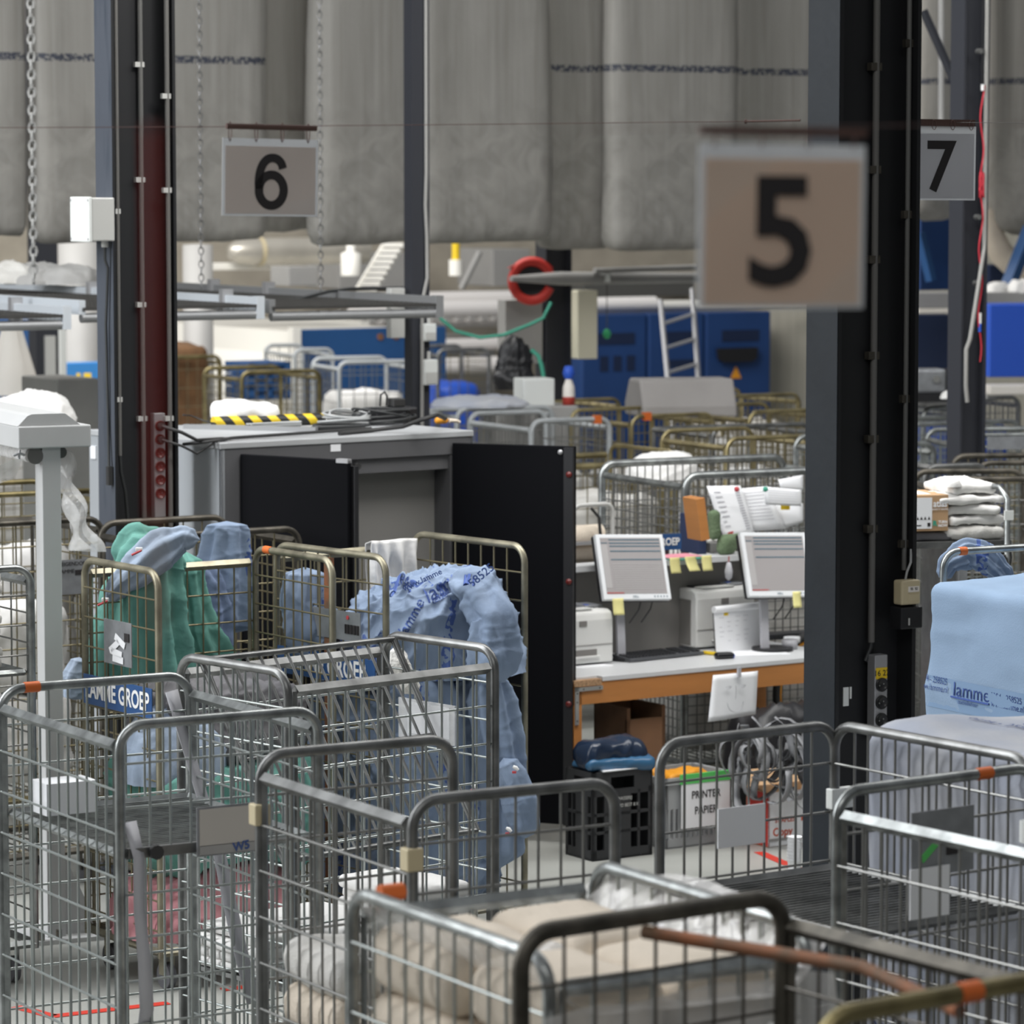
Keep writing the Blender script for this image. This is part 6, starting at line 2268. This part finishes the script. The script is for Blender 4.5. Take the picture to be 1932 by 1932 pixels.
put(soft_box(.78, .58, .46, .10, 60, .05, 4, 52, ridge=.03, rfreq=8), 'linen_load', 'green_cloth', C1, .42, .30, .46, 'green laundry low in the left plated cage', 'laundry')
put(heap(.41, .32, .33, 110, 40, 53, .035, 8, lump=.04), 'pink_laundry', 'pink_cloth', C1, .36, .28, .195, 'dusty pink laundry at the bottom of the left plated cage', 'laundry')
put(heap(.22, .20, .35, 70, 30, 54, .022, 9, lump=.04), 'blue_laundry', 'blue_pale', C1, .18, .22, .85, 'pale blue laundry below the company plate of the left cage', 'laundry')
for (px, py, lb) in ((262, 1040, 'red tipped toggle on the green cloth'), (198, 1135, 'red tipped toggle at the left end of the draped blue gown')):
    p = dp(px, py, 15.2)
    t = thing('toggle', lb, 'toggle', p)
    MB().box(-.014, -.006, 0, .016, .006, .016).build('loop', 'white', t, bevel=.003)
    MB().tube([(-.03, -.004, -.016), (.012, -.004, .004)], .005, 6).build('red_end', 'red_mag', t)
# --- linen between V and H (on G's shelf) and in H
rs = random.Random(21)
for k, (x, y, w, d, n) in enumerate(((.14, .34, .25, .40, 2), (.43, .30, .28, .42, 2), (.73, .28, .26, .42, 4))):
    z = .70
    n += 2
    for i in range(n):
        h_ = rs.uniform(.035, .05)
        put(soft_box(w + rs.uniform(-.01, .01), d, h_, h_ * .45, 26, .010, 6, k * 9 + i, ridge=.003, rfreq=14), 'folded_sheet', 'white_cloth', G, x + rs.uniform(-.015, .015), y, z,
            'folded white sheet, %s of the %s stack on the folded shelf cage' % (['lowest', 'second up', 'third up', 'fourth up', 'fifth up', 'sixth up'][i], ['left', 'middle', 'right'][k]), 'linen', 'white sheets seen through the front cages',
            yaw=G.rotation_euler.z + rs.uniform(-.12, .12))
        z += h_ * .93
for k, (x, y) in enumerate(((.15, .62), (.15, .22), (.46, .62))):
    z = .535
    for i in range(6 if k == 0 else 5):
        h_ = rs.uniform(.115, .13)
        put(soft_box(.27, .37, h_, .05, 22, .012, 6, 70 + k * 9 + i, ridge=.004, rfreq=12), 'folded_blanket', 'cream' if i % 2 == 0 else 'towel', Hc, x + rs.uniform(-.01, .01), y, z,
            'folded cream blanket, layer %d of the %s stack behind yellow clip' % (i + 1, ['rear left', 'front left', 'rear right'][k]), 'blanket', 'blankets in the yellow clip cage')
        z += h_ * .96
# --- I: cream load under film
for k, (x, y) in enumerate(((.165, .645), (.165, .215), (.475, .645), (.475, .215))):
    z = .19
    n = 10
    for i in range(n):
        h_ = .151
        put(soft_box(.285, .40, h_, .055, 18, .010, 5, 200 + k * 17 + i, ridge=.004, rfreq=9), 'folded_blanket', 'cream', Ic, x + rs.uniform(-.008, .008), y + rs.uniform(-.006, .006), z,
            'folded cream blanket under film, layer %d up in the %s stack' % (i + 1, ['rear left', 'front left', 'rear right', 'front right'][k]), 'blanket', 'cream blankets under clear film')
        z += h_ * .985


def filmtop(u, v):
    x, y = -.03 + .72 * u, -.03 + .93 * v
    z = 1.625 + .13 * max(0, 1 - min(u, 1 - u) * 0) * 0
    # tented over the tube frames at both ends
    e = max(math.exp(-(u / .10) ** 2), math.exp(-((1 - u) / .10) ** 2))
    z += (1.765 - 1.625) * e * (1 - .25 * (2 * v - 1) ** 2)
    z += .05 * math.exp(-((u - .42) / .07) ** 2 - ((v - .5) / .09) ** 2)
    return (x, y, z)


fm = wrinkle_sheet(filmtop, 46, 56, .016, 8, 4).build('film_cover', 'film', None, loc=Ic.matrix_basis.translation, yaw=Ic.rotation_euler.z)
tag(fm, 'clear plastic film stretched over the cream load in the front centre cage', 'film')


def filmside(u, v):
    return (-.03 + .72 * u, -.028 - .02 * math.sin(u * 7), 1.65 - .75 * v)


fm = wrinkle_sheet(filmside, 30, 30, .02, 7, 9).build('film_cover', 'film', None, loc=Ic.matrix_basis.translation, yaw=Ic.rotation_euler.z)
tag(fm, 'clear plastic film hanging down the near side of the cream load', 'film')

# --- Q: white blue covered load between E/F and the right column
pq = gp(1592, 1385, 1.72)
Q = thing('covered_load', 'white blue covered load right of the large column, seen through cage mesh', 'covered load', (pq.x + .04, pq.y, 0), R(33))
yq = R(33)
# origin = far left corner; body extends +x and -y
sb_ = soft_box(.72, .80, 1.62, .09, 40, .03, 2.2, 61, ridge=.006, rfreq=4)
o = sb_.build('fabric_cover', 'cover_white', Q, loc=(.36, -.40, .13))
bvq = BVHTree.FromPolygons([Vector(v) for v in sb_.v], sb_.f)
MB().box(.06, -.74, .0, .66, -.06, .16).build('dolly', 'dark_galv', Q)
text('0294 - 258525   www.lamme.nl', .055, 'print_blue', o, (.02, -.02, 1.9), (.30, -1, 0), (1, .30, 0), .0003, .0004, project=bvq, name='print', sx=.8)
text('0294 - 258525', .07, 'print_blue', o, (.2, .12, 1.9), (1, .1, 0), (-.1, 1, 0), .0003, .0006, project=bvq, name='print', sx=.8)
text('lamme  www.lamme.nl  lamme', .06, 'print_blue', o, (-.7, .0, .75), (0, -1, 0), (0, 0, 1), .0003, .0006, project=bvq, name='print', sx=.8)
# --- R: light blue wrapped cage behind
pr_ = gp(1741, 1098, 1.75)
Rr = thing('covered_load', 'light blue wrapped roll cage at the right edge with printed company name', 'covered load', (pr_.x, pr_.y, 0), R(29))
sb_ = soft_box(.80, .95, 1.63, .06, 70, .02, 1.6, 66, ridge=.008, rfreq=2.0, zs=2.6)
o = sb_.build('fabric_cover', 'blue_cover', Rr, loc=(.40, -.475, .13))
MB().box(.05, -.9, 0, .75, -.05, .16).build('dolly', 'galv', Rr)
bvr = BVHTree.FromPolygons([Vector(v) for v in sb_.v], sb_.f)
Rr.matrix_world = Rr.matrix_basis
mo = Rr.matrix_basis @ Matrix.Translation((.40, -.475, .13))
nA = (Rr.matrix_basis.to_3x3() @ Vector((1, 0, 0)))


def on_face(px, py):
    d = ray(px, py)
    o_ = Vector((0, 0, CAMH))
    t_ = (Rr.matrix_basis.translation - o_).dot(nA) / d.dot(nA)
    return mo.inverted() @ (o_ + d * t_)


# woven band then the print
b0, b1 = on_face(1742, 1303), on_face(1932, 1338)
bd = MB()
N = 30
vs = []
for i in range(N + 1):
    yv = .44 - i * .88 / N
    for dz in (.062, -.062):
        hit = bvr.ray_cast(Vector((-1.0, yv, (b0.z + b1.z) / 2 + .002 + dz)), Vector((1, 0, 0)))
        vs.append(hit[0] + Vector((-.002, 0, 0)) if hit[0] else Vector((-.40, yv, b0.z + dz)))
bd.add(vs, [(2 * i, 2 * i + 1, 2 * i + 3, 2 * i + 2) for i in range(N)], True)
bd.build('printed_band', 'blue_band', o)
for (px, py, t_, s_, sx_) in ((1766, 1282, '294 - 258525', .036, .88), (1768, 1297, 'ww.lamme.nl', .036, .92), (1835, 1307, 'lamme', .078, 1.15), (1829, 1327, 'textielbeheer', .024, 1.0),
                        (1900, 1318, '0294 - 258525', .036, .95), (1903, 1333, 'www.lamme.nl', .036, .97)):
    q = on_face(px, py)
    text(t_, s_, 'print_blue', o, q + Vector((-.3, 0, 0)), (0, -1, 0), (0, 0, 1), .0003, 0, project=bvr, name='print', sx=sx_)
q = on_face(1833, 1321)
MB().box(q.x - .012, q.y - .125, q.z - .003, q.x - .006, q.y + .125, q.z + .003).build('print_rule', 'print_blue', o)
# blue gown over its rear rail
roll_px('blue_gown', 'blue_print', 'blue printed gown thrown over the rail behind the light blue wrapped cage',
        [(1775, 1095, 14), (1790, 1062, 20), (1825, 1043, 26), (1860, 1053, 26), (1890, 1085, 22), (1905, 1110, 16)], 14.85, 71, .010, 10, .14, 9)
fo = MB().tube([(.125 + x, .035, z) for x, z in upath(.62, 1.86, .07, .16)], .0155, 8).build('end_frame', 'galv', Rr)
MB().cyl((.20, .035, 1.86), (.235, .035, 1.86), .0172, 10).build('tape_band', 'orange', Rr)
# --- linen cart with cardboard box and towels, behind the blue wrapped cage
Yc = 16.9
pcx = dp(1712, 1024, Yc)
ct = thing('linen_cart', 'grey cart carrying the cardboard box and white towels', 'cart', (pcx.x, pcx.y, 0), R(14))
zc2 = zat(1024, Yc)
MB().box(0, 0, zc2 - .03, .52, .5, zc2).build('shelf', 'dull_galv', ct)
MB().box(0, .01, .7, .03, .5, zc2 - .03).box(.26, .0, .2, .30, .5, zc2 - .03).build('side_panel', 'plate_grey', ct)
MB().tube([(.485, -.03, .1), (.485, -.03, zc2 + .20), (.47, .03, zc2 + .25), (.44, .1, zc2 + .25)], .014, 8).tube([(.02, 0, .1), (.02, 0, zc2)], .012, 6).build('frame_tube', 'galv', ct)
MB().box(.465, -.05, zc2 + .10, .51, -.04, zc2 + .145).build('clip', 'box_white', ct)
hk = MB()
for k in range(9):
    a = .40 + (k % 5) * .022
    hk.tube([(a + .02 * math.cos(t_), -.03 - .01 * (k // 5), zc2 - .08 - .03 * (k // 5) + .045 * math.sin(t_)) for t_ in [2 * math.pi * i / 10 for i in range(10)]], .006, 5, closed=True)
hk.build('hooks', 'rubber', ct)
soft_box(.24, .3, .045, .02, 14, .01, 8, 3).build('grey_mat', 'grey_cloth', ct, loc=(.12, .18, zc2))
ct.matrix_world = ct.matrix_basis
bx = thing('cardboard_box', 'brown cardboard box with white label beside the white towels', 'box', ct.matrix_basis @ Vector((.0, .02, zc2 + .05)), R(14))
hb = .17
MB().box(0, 0, 0, .21, .30, hb).build('box_body', 'card_brown', bx, bevel=.003)
MB().box(.042, -.002, .012, .128, 0, hb - .012).build('shipping_label', 'paper', bx)
text('atlas', .046, 'paper', bx, (.168, -.003, hb - .042), (1, 0, 0), (0, 0, 1), .0004, .001, sx=.85)
text('SAFETY SHOES', .012, 'paper', bx, (.168, -.003, hb - .068), (1, 0, 0), (0, 0, 1), .0004)
text('R', .032, 'green_mag', bx, (.142, -.003, .035), (1, 0, 0), (0, 0, 1), .0004, .002)
text('TURN', .017, 'paper', bx, (.182, -.003, .042), (1, 0, 0), (0, 0, 1), .0004, .0006)
text('NOW', .017, 'paper', bx, (.182, -.003, .025), (1, 0, 0), (0, 0, 1), .0004, .0006)
lb_ = MB()
for k in range(4):
    lb_.prism([(.050 + k * .019, .055), (.062 + k * .019, .055), (.056 + k * .019, .070)], .002, .003, Matrix.Rotation(R(90), 4, 'X'))
lb_.box(.048, -.003, .025, .075, -.002, .030).box(.105, -.003, .022, .12, -.002, .040)
lb_.build('label_print', 'ink', bx)
MB().box(.03, .05, hb, .14, .22, hb + .001).build('tape', 'paper', bx)
zz = zc2
for i, (w, d, h_, x, m, a, lbt) in enumerate(((.31, .34, .075, .345, 'towel', 0, 'cream blanket at the bottom of the towel stack on the cart'),
                                              (.30, .33, .055, .355, 'white_cloth', 6, 'white towel second from the bottom of the stack on the cart'),
                                              (.29, .33, .05, .345, 'white_cloth', -4, 'white towel third from the bottom of the stack on the cart'),
                                              (.34, .35, .05, .32, 'white_cloth', 4, 'wide white towel second from the top of the stack on the cart'),
                                              (.24, .3, .06, .33, 'white_cloth', 10, 'white towel topmost on the stack on the cart'))):
    put(soft_box(w, d, h_, h_ * .34, 30, .012, 7, 90 + i, ridge=.010, rfreq=9, sag=.01), 'folded_towel', m, ct, x, .2, zz, lbt, 'towel', 'towels on the cart', yaw=R(14 + a))
    zz += h_ * .95
put(heap(.05, .05, .05, 20, 10, 91, .006, 12, lump=.01), 'towel_tip', 'white_cloth', ct, .235, .05, zz - .02, 'small knotted white cloth tip on top of the towel stack', 'towel')

# --- left edge
for i in range(9):
    cgl = [o_ for o_ in bpy.data.objects if o_.get('label', '').startswith('galvanised roll cage at the left edge')][0]
    put(soft_box(.26, .36, .048, .022, 18, .008, 7, 120 + i, ridge=.003, rfreq=9), 'folded_towel', 'towel', cgl, .44 + .006 * math.sin(i * 2), .26, 1.325 + i * .0445,
        'folded white towel, number %d from the bottom of the left edge stack' % (i + 1), 'towel', 'towel stack in the left edge cage')
put(soft_box(.52, .5, .42, .12, 30, .05, 4, 131, ridge=.02), 'linen_sack', 'white_cloth', cgl, .33, .36, .85, 'white linen sack under the towel shelf at the left edge', 'linen')
put(soft_box(.5, .5, .62, .10, 30, .04, 4, 132, ridge=.018), 'linen_sack', 'towel', cgl, .33, .36, .2, 'grey white linen sack at the bottom of the left edge cage', 'linen')
put(soft_box(.80, .5, .42, .12, 36, .05, 4, 133, ridge=.02), 'linen_sack', 'white_cloth', LW, .5, .33, .92, 'white linen bundle behind the film stand post', 'linen')
put(soft_box(.80, .5, .42, .10, 36, .05, 4, 134, ridge=.02), 'linen_sack', 'white_cloth', LW, .5, .33, .5, 'white crumpled linen lower behind the film stand post', 'linen')
roll_px('checked_cloth', 'blue_pale', 'pale blue checked cloth right of the film stand post', [(150, 1240, 16), (142, 1285, 26), (138, 1320, 24)], 15.95, 72, .010, 10, .1, 5)
p = gp(252, 1475, 1.0)
# boxed card tray seen through the left cage
o = MB().box(0, 0, 0, .17, .12, .10).build('white_carton', 'paper', None, loc=loc(V, .05, .66, 1.378), yaw=R(31))
tag(o, 'pale carton standing on the wire shelf of the left foreground cage', 'carton')
for i, (px, py, Y, rx, ry, h_, m, lb) in enumerate(((55, 800, 19.8, .26, .22, .17, 'white_cloth', 'white linen heap behind the film stand hood'), (1250, 905, 21.8, .22, .2, .16, 'white_cloth', 'white linen in the brassy cage left of the notes'),
                                                 (905, 766, 25.8, .36, .3, .07, 'cover_white', 'pale flat covered load behind the cabinet right end'),
                                                 (1815, 752, 24.5, .15, .12, .08, 'white_cloth', 'white cloth heap over the far right cage row'))):
    o = heap(rx, ry, h_, 60, 24, 150 + i, .018, 7, lump=.03).build('linen_heap', m, None, loc=dp(px, py, Y))
    tag(o, lb, 'linen')
lw2 = cage('brassy roll cage with white linen between film stand and left column', gp(188, 925, 1.75), R(31), .68, .7, corner='nr', sides={'n': 'U', 'f': 'U', 'l': 'S', 'r': 'S'}, mt='gold', mw='gold_wire', dv=.11, dh=.13)
put(soft_box(.55, .55, 1.25, .15, 40, .05, 3, 160, ridge=.02), 'linen_sack', 'white_cloth', lw2, .34, .36, .2, 'tall white linen load between film stand and left column', 'linen')


def fill(c, m, z0, z1, lb, seed, nm='linen_load', cat='linen', w=.84):
    X, Y = c['X'], c['Y']
    put(soft_box(X * w, Y * w, z1 - z0, .08, 26, .04, 4, seed, ridge=.018, rfreq=7), nm, m, c, X / 2, Y / 2, z0, lb, cat)


fill(BG[0], 'towel', .2, 1.30, 'grey white linen inside the large trolley behind the desk', 170)
fill(BG[1], 'towel', .2, 1.40, 'pale linen inside the brassy cage right of the black door', 171)
fill(BG[2], 'towel', .2, 1.38, 'white linen inside the grey cage with orange tape', 172)
fill(BG[4], 'white_cloth', .2, 1.36, 'white linen inside the brassy cage with the red tag', 173)
fill(BG[6], 'white_warm', .2, 1.55, 'cream load inside the tall brassy cage right of the tarpaulin box', 174)
fill(BG[7], 'white_cloth', .2, 1.52, 'white linen inside the brassy cage with shiny rail', 175)
fill(BG[8], 'white_cloth', .2, 1.45, 'white linen inside the third row cage', 176)
fill(BG[9], 'grey_cloth', .2, 1.2, 'dark linen inside the second row cage near the column', 177)
fill(FAR[0], 'brown_cloth', .3, 1.86, 'brown cloth load in the far brassy cage right of the left column', 178)
fill(FAR[4], 'machine_bright', .3, 1.42, 'blue bags in the cage right of the slim post', 179)
fill(FAR[3], 'white_cloth', .3, 1.46, 'pale flat load in the low grey cage before the blue machine end', 180)
fill(RC[0], 'machine_bright', .2, 1.62, 'blue bag in the leftmost cage of the far right row', 181)
fill(RC[1], 'machine_bright', .2, 1.55, 'blue and white load in the second cage of the far right row', 182)
fill(RC[2], 'machine_bright', .2, 1.55, 'blue load in the third cage of the far right row', 183)
fill(RC[3], 'towel', .2, 1.2, 'pale load in the middle cage of the right group', 184)
fill(RC[7], 'towel', .2, 1.0, 'pale load in the brassy cage behind the white towels', 185)
fill(FAR[5], 'white_cloth', .3, 1.3, 'white load in the far left brassy cage', 186)
for i in range(3):
    p = dp(470, 755 - i * 24, 33.5)
    o = MB()
    w = span(p, 548, R(31))
    h_ = zat(700, 33.5) - zat(724, 33.5) - .01
    o.box(0, 0, 0, w, .02, h_ * .3).box(0, 0, h_ * .75, w, .02, h_).box(0, 0, 0, .06, .02, h_).box(w - .06, 0, 0, w, .02, h_).box(w * .45, 0, 0, w * .55, .02, h_).box(0, .03, 0, w, .5, h_)
    tag(o.build('crate', 'machine_blue', None, loc=p, yaw=R(31)), 'blue plastic crate before the ironing machine, %s of three stacked' % ['lowest', 'middle', 'top'][i], 'crate', 'blue crates before the ironer')
